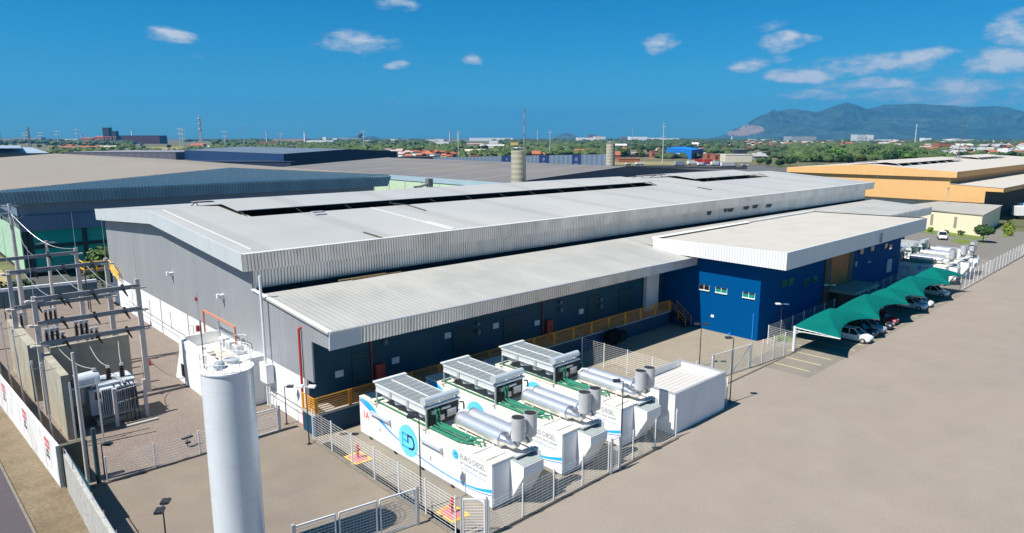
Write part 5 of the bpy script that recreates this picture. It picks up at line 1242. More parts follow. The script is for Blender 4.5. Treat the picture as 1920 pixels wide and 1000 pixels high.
def tree_proto(nm, label, n, rx, rz, h, leaf, lobes, m, seed, loc, group=None, tr=.22):
    T = thing(nm, label, 'tree', loc, group)
    o = bpy.data.objects.new('crown', leaf_mesh('crown', n, rx, rz, h-rz, leaf, lobes, m, seed)); COL.objects.link(o); o.parent = T
    q = MB(); x, y, z0 = loc
    q.tube([(x,y,z0),(x+.1,y,z0+(h-2*rz)*.6),(x,y+.1,z0+h-rz*1.2)], [tr,tr*.75,tr*.4], 7)
    for i in range(4):
        a = i*1.7+seed; q.tube([(x,y,z0+(h-2*rz)*.8+.2),(x+rx*.3*math.cos(a),y+rx*.3*math.sin(a),z0+h-rz*1.3),(x+rx*.6*math.cos(a),y+rx*.6*math.sin(a),z0+h-rz*.9)], [tr*.5,tr*.35,tr*.12], 5)
    q.build('trunk', M_trunk, T); return T
tree_proto('round_tree', 'small round clipped tree on the lawn by the cream building', 1700, 2.0, 1.15, 3.9, .2, 6, M_leafd, 11, (180,38.4,0), None, .12)
tree_proto('bushy_tree', 'bright green bushy tree in front of the green glass at the warehouse corner', 2600, 3.0, 2.9, 6.6, .22, 7, M_leaf, 12, (25.0,117.5,0))
tree_proto('low_shrub', 'dark green shrub beneath the green glass at the left', 900, 3.2, 1.1, 2.6, .2, 5, M_leafd, 13, (12.6,119.5,0), None, .08)
for i, (x, y, s, m) in enumerate([(197,36.8,.8,M_leafy),(201,38.2,.9,M_leafy),(206,38.4,.9,M_leafy),(212,40.2,.8,M_leafy),(219,41.2,.9,M_leafy),(189.5,45,.8,M_leafd),(188.8,48,.7,M_leafd),(191,52,.8,M_leafy),(190,57,.9,M_leafd)]):
    q = leaf_mesh('foliage', 160, s, s*.8, s*.8, .13, 4, m, 40+i); o = bpy.data.objects.new('garden_shrub', q); COL.objects.link(o); o.location = (x,y,0)
    tag(o, ['yellow green shrub nearest to the round tree','second yellow shrub along the lawn strip','third yellow shrub along the lawn strip','fourth yellow shrub along the lawn strip','farthest yellow shrub of the lawn strip','dark shrub at the foot of the cream wall, right one','dark shrub at the foot of the cream wall, middle one','pale shrub between the slim vents of the cream wall','dark shrub at the left end of the cream wall'][i], 'shrub', 'garden shrubs')
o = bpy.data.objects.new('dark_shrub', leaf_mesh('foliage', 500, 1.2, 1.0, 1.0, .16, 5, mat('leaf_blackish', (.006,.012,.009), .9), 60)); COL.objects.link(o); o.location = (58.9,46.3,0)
tag(o, 'dark leafy shrub in the shade of the dock beside the mesh fence', 'shrub')
PR = []
# prototypes standing in the middle distance
def far_tree_specs():
    return [('leafy_tree', 900, 5.2, 3.6, 9.0, .62, 7, M_leaf, 21), ('leafy_tree', 900, 6.5, 3.8, 9.5, .66, 8, M_leafd, 22), ('leafy_tree', 800, 4.2, 4.2, 10, .60, 6, M_leafd, 23), ('leafy_tree', 700, 4.6, 3.0, 7.5, .58, 6, mat('leaf_olive', (.085,.11,.03), .85, 0, .4, .3), 24), ('leafy_tree', 900, 5.6, 4.2, 10, .6, 7, mat('leaf_bright_green', (.085,.19,.025), .8, 0, .3, .3), 25)]
tp = [(1530,308,1,1.1),(1556,300,4,1.0),(1590,310,1,1.2),(1612,305,3,1.0),(1640,303,0,1.2),(1664,303,1,1.25),(1690,300,1,1.3),(1700,294,2,1.3),(1728,300,0,1.1),(1575,308,2,.9),(1505,303,0,.9),
      (1480,312,1,.8),(1462,313,1,.7),(1440,313,2,.7),(1424,309,0,.7),(1560,296,4,1.1),(1538,292,2,1.1),(1500,290,1,1.0),(1470,290,2,1.0),(1610,296,0,1.2),(1640,290,1,1.3),(1670,289,0,1.3),(1895,302,1,1.1),(1915,300,3,1.0),(1875,300,0,.9),(1800,296,2,.8),(1815,300,1,.8)]
lab_near = 'leafy tree of the green belt beyond the right hand warehouses'
specs = far_tree_specs(); protos = []
for i, sp in enumerate(specs):
    p = G(tp[i][0], tp[i][1]); T = tree_proto(sp[0], lab_near, sp[1], sp[2], sp[3], sp[4], sp[5], sp[6], sp[7], sp[8], tuple(p), 'trees of the right hand green belt')
    protos.append((T, snap(T)))
def put_tree(u, v, k, s, label, group):
    p = G(u, v); T, tr = protos[k]
    clone(T, tuple(p), random.uniform(0,6.28), (s, s, s*random.uniform(.85,1.1)), label, group, tr)
for (u, v, k, s) in tp[5:]: put_tree(u, v, k, s, lab_near, 'trees of the right hand green belt')
for i in range(26): put_tree(random.uniform(1490,1735), random.uniform(284,306), random.choice([0,1,1,2,3,4]), random.uniform(.9,1.3), lab_near, 'trees of the right hand green belt')
for i in range(34): put_tree(random.uniform(1150,1480), random.uniform(281,297), random.choice([0,1,2,3]), random.uniform(.7,1.0), 'leafy tree among the small houses behind the delivery road', 'trees among the small houses')
for i in range(22): put_tree(random.uniform(955,1140), random.uniform(280,291), random.choice([0,1,2,3]), random.uniform(.7,1.0), 'leafy tree behind the blue and white boundary wall', 'trees behind the boundary wall')
for i in range(16): put_tree(random.uniform(560,960), random.uniform(279,296), random.choice([0,1,3]), random.uniform(.6,.95), 'leafy tree beyond the navy hall', 'trees beyond the navy hall')
for i in range(16): put_tree(random.uniform(0,330), random.uniform(271,282), random.choice([0,1,2]), random.uniform(.8,1.1), 'leafy tree in the left hand distance before the dark towers', 'trees in the left distance')
# palms
def palm(p, label):
    T = thing('palm_tree', label, 'palm', tuple(p), 'palms behind the boundary wall'); x, y = p.x, p.y; q = MB(); q.tube([(x,y,0),(x+.4,y,4),(x+.5,y,8)], [.22,.17,.14], 7); q.build('trunk', M_trunk, T)
    q = MB()
    for i in range(14):
        a = i*2*PI/14; L_ = 3.2; prev = None
        for j in range(6):
            t = j/5; c = Vector((x+.5+math.cos(a)*L_*t, y+math.sin(a)*L_*t, 8+1.3*t-3.0*t*t)); w = .55*math.sin(PI*min(1,t*.85+.12)); s = Vector((-math.sin(a),math.cos(a),0))*w
            cur = (c-s, c, c+s)
            if prev: q.add([prev[0],prev[1],prev[2],cur[0]+Vector((0,0,-.25)),cur[1],cur[2]+Vector((0,0,-.25))], [(0,1,4,3),(1,2,5,4)])
            prev = cur
    q.build('crown', M_leafd, T); return T
P0 = palm(G(872,297), 'palm behind the blue and white boundary wall'); ptr = snap(P0)
for (u, v) in [(886,298),(893,295),(922,297),(932,296),(953,293),(958,298),(946,297)]: clone(P0, tuple(G(u,v)), random.uniform(0,6), random.uniform(.85,1.1), tree=ptr)
# woodland: nobody could count it
def ico():
    bm = bmesh.new(); bmesh.ops.create_icosphere(bm, subdivisions=2, radius=1); v = np.array([x.co[:] for x in bm.verts]); f = np.array([[x.index for x in p.verts] for p in bm.faces]); bm.free(); return v, f
def woodland(name, n, region, m, seed, rmul=1.0):
    r = np.random.default_rng(seed); bv, bf = ico(); VV = []; FF = []; k = 0
    while k < n:
        u = r.uniform(region[0], region[1]); v = region[2]+(region[3]-region[2])*r.uniform(0,1)
        if blocked(u, v): 
            k += 1; continue
        p = G(u, v); d = math.hypot(p.x, p.y)
        s = (2.6+min(5.5, d*.0016))*r.uniform(.7,1.3)*rmul
        vv = bv.copy(); ph = r.uniform(0,9,3)
        dsp = 1+.22*np.sin(bv[:,0]*5+ph[0])*np.sin(bv[:,1]*5+ph[1])+.18*np.sin(bv[:,2]*8+ph[2]+bv[:,0]*6)+r.normal(0,.10,len(bv))
        vv = bv*dsp[:,None]*np.array([s*r.uniform(.9,1.5), s*r.uniform(.9,1.5), s*.75])
        vv[:,2] += s*.55*r.uniform(.7,1.3); vv[:,0] += p.x; vv[:,1] += p.y
        VV.append(vv); FF.append(bf+k*0+len(VV[:-1])*len(bv)); k += 1
    V = np.concatenate(VV); F = np.concatenate(FF)
    me = bpy.data.meshes.new(name); me.vertices.add(len(V)); me.vertices.foreach_set('co', V.ravel()); me.loops.add(len(F)*3); me.loops.foreach_set('vertex_index', F.ravel().astype(np.int32))
    me.polygons.add(len(F)); me.polygons.foreach_set('loop_start', np.arange(0,len(F)*3,3,dtype=np.int32)); me.polygons.foreach_set('loop_total', np.full(len(F),3,dtype=np.int32)); me.update(); me.validate()
    me.materials.append(m); o = bpy.data.objects.new(name, me); COL.objects.link(o); o['kind'] = 'stuff'; return o
CLR = [(0,95,270,290),(90,215,273,281),(300,400,266,282),(250,345,262,285),(720,790,285,300),(790,860,288,300),(1240,1320,278,297),(1140,1500,299,330),(1320,1365,288,300),(1160,1235,281,300),(1380,1450,284,302),(800,925,258,269),(870,945,268,278),(850,930,280,287)]
def blocked(u, v):
    for a, b, c, d in CLR:
        if a < u < b and c < v < d: return True
    return False
M_wood = mat('woodland_foliage', (.045,.085,.018), .9, 0, .5, .05, col2=(.075,.10,.025), fine=(.5,.5))
M_wood2 = mat('woodland_foliage_dark', (.028,.058,.018), .9, 0, .5, .05, col2=(.055,.08,.028), fine=(.5,.45))
woodland('woodland', 1700, (-60,1400,262.8,272), M_wood2, 1, 1.25)
woodland('woodland', 450, (1400,1980,263.2,274), M_wood2, 3, 1.1)
woodland('woodland', 1300, (-60,620,266,290), M_wood, 2)
woodland('woodland', 1700, (560,1160,267,292), M_wood, 4)
woodland('woodland', 1500, (1130,1520,267,298), M_wood2, 5)
woodland('woodland', 900, (1470,1760,272,305), M_wood, 6, 1.2)
woodland('woodland', 120, (1740,1990,270,300), M_wood, 7)
woodland('woodland', 90, (600,960,291,300), M_wood, 8, .8)

# ================================================================ DISTANT BUILDINGS
def fb(name, label, cat, u0, u1, vb, vt, m, depth=20, roof=None, rh=0, mroof=None, wins=0, group=None, skew=0):
    a = G(u0, vb); b = G(u1, vb); h = HPX((a+b)/2, vt); d = (b-a).normalized(); n = Vector((-d.y, d.x, 0))
    if n.dot(_F) < 0: n = -n
    c, e = b+n*depth, a+n*depth
    T = thing(name, label, cat, tuple(a), group); hw = h-rh
    q = MB(); q.hexa([a,b,c,e], [p+Vector((0,0,hw)) for p in (a,b,c,e)]); q.build('wall', m, T)
    q = MB()
    if roof == 'gable':
        ov = d*.6; m1 = (a+e)/2; m2 = (b+c)/2; Z = Vector((0,0,1))
        q.slab([a-ov-n*.5+Z*(hw+.02), b+ov-n*.5+Z*(hw+.02), m2+ov+Z*h, m1-ov+Z*h], .2); q.slab([m1-ov+Z*h, m2+ov+Z*h, c+ov+n*.5+Z*(hw+.02), e-ov+n*.5+Z*(hw+.02)], .2)
    elif roof == 'side':
        m1 = (a+b)/2; m2 = (c+e)/2; Z = Vector((0,0,1)); q.slab([a+Z*(hw+.02), m1+Z*h, m2+Z*h, e+Z*(hw+.02)], .2); q.slab([m1+Z*h, b+Z*(hw+.02), c+Z*(hw+.02), m2+Z*h], .2)
    else:
        q.hexa([p+Vector((0,0,hw+.01)) for p in (a-n*.3,b-n*.3,c,e)], [p+Vector((0,0,hw+.35)) for p in (a-n*.3,b-n*.3,c,e)])
    q.build('roof', mroof or m, T)
    if wins:
        L_ = (b-a).length; q = MB()
        for i in range(wins):
            p = a+d*L_*(i+.5)/wins - n*.12; w = L_/wins*.22; zc = hw*.5; hh = min(1.2, hw*.2)
            q.hexa([p-d*w+Vector((0,0,zc-hh)), p+d*w+Vector((0,0,zc-hh)), p+d*w+n*.1+Vector((0,0,zc-hh)), p-d*w+n*.1+Vector((0,0,zc-hh))], [p-d*w+Vector((0,0,zc+hh)), p+d*w+Vector((0,0,zc+hh)), p+d*w+n*.1+Vector((0,0,zc+hh)), p-d*w+n*.1+Vector((0,0,zc+hh))])
        q.build('window', M_glassd, T)
    return T
M_farw = mat('far_white_cladding', (.72,.72,.72), .7, 0, .05, .05); M_farg = mat('far_grey_cladding', (.30,.33,.36), .7, 0, .1, .05)
M_maroon = mat('maroon_cladding', (.07,.025,.04), .7, 0, .1, .05); M_dk = mat('soot_dark_steel', (.03,.035,.045), .7, 0, .2, .1)
M_brw = mat('blue_grey_metal_roof', (.34,.42,.50), .5, .1, .06, .05); M_tan = mat('tan_roof', (.50,.46,.32), .8, 0, .08, .1); M_bblue = mat('bright_blue_cladding', (.01,.19,.62), .5, 0, .05, .1); M_bblue_shade = mat('shaded_blue_cladding', (.01,.05,.22), .5, 0, .05, .1)
M_pink = mat('faded_pink_roof', (.42,.29,.26), .8, 0, .1, .1); M_purp = mat('dull_purple_roof', (.16,.15,.19), .8, 0, .1, .05, stripe=('X', 6, .1, .01))
# left
LX = thing('blue_roof_hall', 'pale blue metal roofed hall at the far left behind the beige roof', 'building', tuple(G(0,300)))
q = MB(); A = [G(-60,288,12), G(92,287,12), G(60,276.5,15), G(-60,276,15)]; q.slab(A, .2); q.slab([G(-60,277,16.5),G(40,277,16.5),G(38,273,16.5),G(-60,273,16.5)], .6); q.build('roof', M_brw, LX)
q = MB(); q.hexa([(a.x,a.y+1,0) for a in A], [(a.x,a.y+1,a.z-.4) for a in A]); q.build('wall', M_lf3, LX)
NV = thing('navy_hall', 'large dark navy hall with grey blue ribbed roof behind the left buildings', 'building', (252,540,0))
def PYs(u, v, y): r = _R*(u-960) - _up*(v-500) + _fw*1280; t = y/r.y; return Vector((r.x*t, y, CAM_H+r.z*t))
cn, pk, rt = PYs(532,289,540), PYs(655,280,540), PYs(744,284,540)
q = MB(); q.prism([(cn.x,0),(cn.x,cn.z),(pk.x,pk.z),(rt.x,rt.z),(rt.x,0)], 'y', 540, 540.5); q.build('gable_wall', M_navyclad, NV)
q = MB(); q.box(cn.x,cn.x+.5,540.6,780,0,cn.z); q.build('side_wall', mat('lit_navy_cladding', (.012,.04,.12), .5, .1, .1, .1), NV)  # same navy as the gable, brightened in colour as the sunlit side
q = MB(); q.slab([(cn.x,540.6,cn.z+.1),(pk.x,540.6,pk.z+.1),(pk.x,780,pk.z+.1),(cn.x,780,cn.z+.1)], .3); q.slab([(pk.x,540.6,pk.z+.1),(rt.x,540.6,rt.z+.1),(rt.x,780,rt.z+.1),(pk.x,780,pk.z+.1)], .3)
q.build('roof', mat('navy_hall_roof', (.13,.17,.22), .6, 0, .08, .05, stripe=('Y', 16, .35, .01)), NV)
fb('low_hall', 'low purple grey hall between the beige roof and the navy hall', 'building', 122,330,300,286,M_purp,120,None,0,mat('low_hall_roof', (.21,.20,.23), .8, 0, .08, .05))
fb('low_hall', 'low dark parapet building at the right end of the navy hall', 'building', 745,808,303,295.5,M_dk,40)
fb('low_hall', 'low hall with pale canopy line between the beige roof and the navy hall', 'building', 235,545,313,304,mat('navy_low_wall', (.02,.035,.07), .7),30)
fb('shed', 'blue roofed shed beyond the navy hall', 'building', 252,288,286,280,M_bblue,25)
fb('shed', 'white roofed shed next to the blue shed beyond the navy hall', 'building', 288,342,286,280.5,M_farw,25)
fb('long_shed', 'long shed with terracotta roof in the left distance, left one', 'building', 90,138,283,274,M_palew,14,'gable',2.5,M_terra)
fb('long_shed', 'long shed with terracotta roof in the left distance, right one', 'building', 140,182,283,274,M_palew,14,'gable',2.5,M_terra)
fb('long_shed', 'long open shed with pale grey roof in the left distance', 'building', 181,216,281,273.5,M_farg,14,'gable',2.5,M_tan)
fb('orange_roof_house', 'orange roofed house on the slope right of the twin pylons', 'house', 357,381,281,269,M_palew,16,'gable',4,M_terra)
fb('shed', 'white roofed factory strip left of the dark towers', 'building', 112,147,268,261,M_farw,60)
fb('long_shed', 'long blue grey shed on the left horizon', 'building', 26,74,266,258.2,M_farg,60)
fb('shed', 'pale factory block at the left edge of the horizon', 'building', -20,26,267,261,M_pink,60)
fb('brick_factory', 'orange brick factory wing left of the dark tower', 'factory', 153,174,269,258,M_brick,40,'gable',4,M_terra)
fb('brick_factory', 'orange brick factory hall in front of the dark tower', 'factory', 178,218,269,255,M_brick,40,'gable',5,M_terra,4)
fb('maroon_shed', 'long maroon shed at the right of the dark towers', 'factory', 221,300,270,254.5,M_maroon,60,None,0,M_dk)
def legs_tower(u0, u1, vb, vt, vm, label):
    a = G(u0,vb); b = G(u1,vb); w = (b-a).length; h = HPX(a,vt); hm = HPX(a,vm); c = (a+b)/2; T = thing('dark_tower', label, 'tower', tuple(c))
    d = (b-a).normalized(); n = Vector((-d.y,d.x,0)); q = MB()
    q.hexa([c+d*i*w/2+n*j*w/2+Vector((0,0,hm)) for i,j in ((-1,-1),(1,-1),(1,1),(-1,1))], [c+d*i*w/2+n*j*w/2+Vector((0,0,h)) for i,j in ((-1,-1),(1,-1),(1,1),(-1,1))]); q.build('hopper', M_dk, T)
    q = MB()
    for i,j in ((-1,-1),(1,-1),(1,1),(-1,1)): p = c+d*i*w*.4+n*j*w*.4; q.beam(p, p+Vector((0,0,hm)), w*.12)
    q.beam(c-d*w*.6+Vector((0,0,hm*.3)), c-d*w*.6+Vector((0,0,h)), w*.1); q.beam(c+d*w*.65, c+d*w*.65+Vector((0,0,h*1.12)), w*.05); q.build('leg', M_dk, T)
legs_tower(198,209.5,270,239.5,256,'taller dark square industrial tower in the left distance'); legs_tower(213.5,222,270,246,256,'shorter dark hopper tower on legs in the left distance')
# masts, pylons, chimneys
def mast(u, vb, vt, w_px, label, colr=None, lean=0, tp='lattice'):
    p = G(u, vb); h = HPX(p, vt); d = p.length; w = w_px*d/1280
    T = thing('radio_mast' if tp == 'lattice' else 'chimney', label, 'mast' if tp == 'lattice' else 'chimney', tuple(p))
    m = colr or M_galv; q = MB(); top = p+Vector((0,0,h))+_R*lean*d/1280
    if tp == 'lattice':
        for i, j in ((-1,-1),(1,-1),(1,1),(-1,1)): q.beam(p+Vector((i*w/2,j*w/2,0)), top+Vector((i*w/5,j*w/5,0)), w*.16)
        n = 14
        for k in range(n):
            a = p+(top-p)*k/n; b = p+(top-p)*(k+1)/n; ww = w/2*(1-.6*k/n)
            q.beam(a+Vector((-ww,-ww,0)), b+Vector((ww,ww,0)), w*.1); q.beam(a+Vector((ww,-ww,0)), b+Vector((-ww,ww,0)), w*.1)
        q.build('lattice', m, T); q = MB()
        for f in (.55,.72,.9): c = p+(top-p)*f; q.cyl(c-_R*w*.9, c+_R*w*.3, w*.35, n=8)
        q.build('antenna', colr or M_farw, T)
    else:
        q.cyl(p, top, w/2, w/2*.85, 14); q.build('shaft', m, T); q = MB(); q.cyl(top-Vector((0,0,h*.06)), top, w*.55, n=14); q.build('rim', M_stack, T)
    return T
M_farcol = mat('far_column_concrete', (.42,.44,.45), .8, 0, .05, .1)
mast(57,277,238,3.0,'antenna mast with ladder like body at the far left', mat('mast_rust', (.30,.20,.18), .7))
mast(378,274,217,3.2,'tall red and white communication tower left of centre', mat('mast_white_red', (.5,.42,.42), .6))
mast(458,270,232,1.0,'very thin mast on the horizon left of the navy hall'); mast(1715,274,233,1.4,'pale four legged mast in front of the mountain', M_farw); mast(1186,268,240,1.0,'thin mast on the horizon near the white factory')
mast(1795,298,216,1.5,'slim dark leaning mast with three drums in front of the mountain', mat('mast_dark_grey', (.14,.14,.15), .6), 6)
for u, vb, vt, w, l in [(2,268,250,2,'short chimney at the left edge of the horizon'),(76,267,256,1.4,'short stump chimney between pylons on the left horizon'),(249,266,244,2.6,'white chimney above the maroon shed'),(155,268,252,2.6,'round tank tower by the orange brick factory'),
    (501,272,246,2.6,'grey column tower beyond the navy hall, left one'),(572,270,246.5,2.8,'white column tower beyond the navy hall, right one'),(844,270,246,2.8,'grey column tower left of centre'),(859,269,252,1.8,'short white column right of the grey column tower'),(1008,267,244,2.0,'slim column tower right of the lattice mast'),(1372,267,255,2.0,'white column at the foot of the mountain')]:
    mast(u, vb, vt, w, l, M_farw if 'white' in l else M_farcol, 0, 'ch')
T = mast(983,318,200,2.4,'red and white lattice mast rising behind the round concrete water tower', mat('mast_red_white', (.50,.36,.36), .6, 0, .02, 1, stripe=('Z', 9, .5, 0)))
def pylon(u, vb, vt, label, arms=2, tp=0):
    p = G(u, vb); h = HPX(p, vt); d = p.length; s = d/1280; T = thing('pylon', label, 'power pole', tuple(p), 'power poles in the distance')
    q = MB(); q.cyl(p, p+Vector((0,0,h)), 1.0*s, .55*s, 8); q.build('pole', M_farcol, T); q = MB()
    for i in range(arms): z = h*(.90-.24*i); q.beam(p-_R*4.2*s+Vector((0,0,z)), p+_R*4.2*s+Vector((0,0,z)), .9*s, .9*s)
    q.build('cross_arm', M_stack, T)
for u, vb, vt, l, a in [(48,268,248,'power pole left of the ladder like mast',2),(78,268,247,'power pole right of the ladder like mast',2),(110,270,244,'power pole above the white factory strip',2),(147,272,240,'power pole left of the orange brick factory',2),(339,275,238,'left pole of the tall twin poles',2),(344.5,275,240,'right pole of the tall twin poles',3),(423,277,244,'power pole between red tower and navy hall',2),
    (528,275,249,'power pole over the left part of the navy hall',1),(683,283,243,'power pole over the right part of the navy hall',2),(860,297,245,'power pole before the grey column tower, at the boundary wall',1),(1031,291,244,'power pole between the two round concrete towers',1),(1242,306,230,'tallest power pole, right of the round towers',2)]: pylon(u, vb, vt, l, a)
T = thing('water_tower', 'mushroom shaped water tower beside a power pole on the horizon', 'water tower', tuple(G(676,270))); p = G(676,270); s = p.length/1280; h = HPX(p,251)
q = MB(); q.cyl(p, p+Vector((0,0,h*.6)), 1.2*s, n=10); q.build('shaft', M_farcol, T); q = MB(); q.lathe(p, [(1.2*s,h*.6),(4.5*s,h*.85),(4.5*s,h),(0,h*1.02)], 16); q.build('tank', M_purp, T)
# centre and right distance
for (u0,u1,vb,vt,m,dp,rf,rh,mr,w,l) in [
    (512,575,270,261,M_pink,60,None,0,M_tan,0,'long pale roofed factory behind the navy hall, left part'),(575,625,271,263,M_farw,60,None,0,M_farg,0,'long white and grey factory behind the navy hall, right part'),(485,520,274,267,M_brick,40,None,0,M_pink,0,'pink roofed factory over the navy hall'),
    (605,612,267,257,M_farw,20,None,0,M_farw,0,'small white block on the horizon beyond the navy hall'),(624,632,268,259,M_farw,20,None,0,M_farw,0,'small white block right of the first one on the horizon'),(684,696,270,263,M_farw,30,None,0,M_farw,0,'white cottage by the mushroom water tower'),
    (634,672,265,258.3,M_farg,60,None,0,M_farw,0,'flat pale shed left of the mushroom water tower'),(733,746,269,261,M_farw,30,None,0,M_farw,0,'white house right of the mushroom water tower'),(798,832,270,260.5,M_farw,50,'side',3.0,M_farw,0,'white arched shed left of the grey column tower'),
    (812,842,272,266,M_farw,40,None,0,M_farw,0,'white strip shed below the arched shed'),(880,962,264.5,258.8,M_farw,80,None,0,M_farw,0,'very long white shed on the horizon'),(877,905,275,269,M_pink,30,'gable',2,M_pink,0,'faded pink roofed shed, left of the pair'),(900,945,277.5,271.5,M_palew,30,'gable',2,M_farw,0,'shed with white roof, right of the faded pink one'),
    (856,930,289,280,M_tan,40,'gable',3,M_tan,0,'long tan roofed shed among the palms'),(917,934,270,264,M_farw,30,None,0,M_farw,0,'small white building on the horizon above the palms'),(957,971,277,267,mat('yellow_plaster',(.75,.50,.10),.7),20,None,0,M_brick,0,'yellow house left of the round concrete tower'),
    (950,976,280,275,M_palew,30,None,0,M_tan,0,'low flat building below the yellow house'),(998,1013,293,283,M_terra,14,'gable',4,M_terra,0,'orange roof just right of the round concrete tower'),(1018,1030,292,286,M_terra,12,'gable',3,M_terra,0,'orange roof behind the second navy banner'),(1077,1095,291,280,M_terra,14,'gable',5,M_terra,0,'orange hip roof behind the third navy banner'),
    (880,897,299,293,M_red,12,None,0,M_red,0,'bright red roof peeping over the boundary wall'),(1082,1112,268,258,M_farw,60,None,0,M_purp,0,'white factory with purple roof right of the small hill, left wing'),(1104,1116,267,253,M_purp,50,None,0,M_dk,0,'dark tower block of the white factory'),(1115,1135,268,256,M_palew,60,None,0,M_purp,3,'pale right wing of the white factory'),
    (1164,1175,268,257,M_purp,30,None,0,M_farw,0,'small dark block right of the concrete towers'),(1150,1180,271,267.3,M_farw,60,None,0,M_farw,0,'long white roof right of the concrete tower'),(1152,1175,280,270,M_farw,20,'gable',3,M_farw,0,'white house with pitched roof behind the second concrete tower'),
    (1182,1213,266,256.5,M_farw,100,None,0,M_pink,0,'white factory hall on the horizon, stepped left part'),(1213,1240,265.5,258.5,M_farw,100,None,0,M_pink,0,'white factory hall on the horizon, middle part'),(1245,1273,266,259.5,M_farw,100,None,0,M_pink,0,'white factory hall on the horizon, right part'),
    (1299,1310,277,267.5,M_farw,20,'gable',4,M_farw,0,'white house with pitched roof above the blue warehouse'),(1164,1228,295,286,M_dk,24,'side',3,M_greyroof,0,'open shed with broad grey roof right of the concrete tower'),(1151,1163,298,284,M_brick,16,'gable',4,M_terra,0,'brick house left of the open grey shed'),(1222,1235,296,284,M_brick,16,None,0,M_terra,2,'brick house right of the open grey shed'),
    (1160,1200,305,298.5,M_brick,10,None,0,M_brick,0,'long low brick garden wall below the open shed'),(1243,1262,294,286,M_pink,16,'gable',3,M_purp,0,'house with violet roof before the blue warehouse'),(1258,1283,297,288,M_conc,18,'gable',3,M_farg,0,'grey roofed house overlapping the blue warehouse'),
    (1325,1341,299,289,M_brick,16,None,0,M_brick,3,'raw brick house left of the pair by the trucks'),(1340,1362,301,291,M_brick,16,None,0,M_brick,3,'raw brick house right of the pair by the trucks'),(1360,1409,304,290.5,mat('cream_house_wall',(.62,.56,.46),.8,0,.06,.3),18,None,0,M_palew,0,'long cream walled house before the green belt'),(1382,1400,299,280.5,M_dk,14,None,0,M_greyroof,0,'open roofed upper storey above the cream walled house'),
    (1413,1438,300,288,mat('blue_grey_plaster',(.22,.27,.34),.8),16,'gable',3,M_greyroof,3,'blue grey house with dark windows right of the cream one'),(1424,1438,304,298,mat('yellow_wall',(.65,.42,.05),.8),12,None,0,M_terra,0,'yellow walled house by the green belt'),(1484,1530,269,256,M_farg,90,None,0,M_farg,0,'huge flat grey hall at the foot of the mountain'),
    (1484,1506,271,264.5,M_farw,40,None,0,M_farw,0,'white building in front of the huge grey hall'),(1606,1624,268,252.5,mat('apartment_grey',(.50,.52,.53),.8,0,.05,.1),60,None,0,M_farg,5,'broad pale apartment block under the mountain'),(1626,1637,268,253,M_farw,40,None,0,M_farg,3,'narrow white apartment block beside the broad one'),
    (1396,1445,268,264.3,M_farw,60,None,0,M_farw,0,'white factory strip at the foot of the mountain'),(1408,1450,266,261,M_palew,60,None,0,M_farw,6,'pale row of buildings at the foot of the mountain'),(1646,1684,268,262.3,M_farw,50,'gable',2,M_farw,0,'white shed on the horizon behind the green belt'),(1733,1746,268,259,M_farw,40,None,0,M_farw,2,'white block on the horizon right of the pale mast'),
    (1785,1825,267,260.5,M_palew,80,'side',3,M_palew,0,'pale quarry works on the horizon behind the leaning mast'),(1778,1832,284,277,M_farw,16,None,0,M_farw,9,'white arcade with arched openings by the leaning mast'),(1795,1825,279,270,M_farw,20,'gable',3,M_farw,0,'white gabled house behind the arcade'),
    (1764,1780,289,282.5,M_farw,12,None,0,M_farw,2,'white roofed porch left of the leaning mast'),(1822,1856,293,284.5,M_terra,16,'gable',3.5,M_terra,0,'long terracotta roofed house right of the leaning mast'),(1856,1872,292,281,M_palew,16,'gable',3,M_brick,2,'two storey house with brown roof at the right'),(1760,1782,283,269,M_brick,20,None,0,M_brick,3,'tall raw brick house left of the leaning mast'),
    (1848,1894,276,270,M_farw,40,'gable',2.5,M_farg,0,'church nave with pale roof at the right'),(1736,1758,282,272,M_palew,20,'gable',3,M_terra,3,'pale house at the right end of the green belt')]:
    fb('distant_building', l, 'building', u0,u1,vb,vt,m,dp,rf,rh,mr,w)
T = thing('church_spire', 'thin white church spire at the right', 'spire', tuple(G(1862,273))); p = G(1862,273); h = HPX(p,261.5); q = MB(); q.cyl(p, p+Vector((0,0,h)), 3.2, .1, 4); q.build('spire', M_farw, T); q = MB(); q.box(p.x-3,p.x+3,p.y-3,p.y+3,0,h*.3); q.build('base', M_farw, T)
BW = thing('blue_warehouse', 'bright blue warehouse with deep blue shaded end behind the small houses', 'warehouse', tuple(G(1296,298)))
a, b, c = G(1249,292), G(1296,299), G(1318,295); n = (c-b)
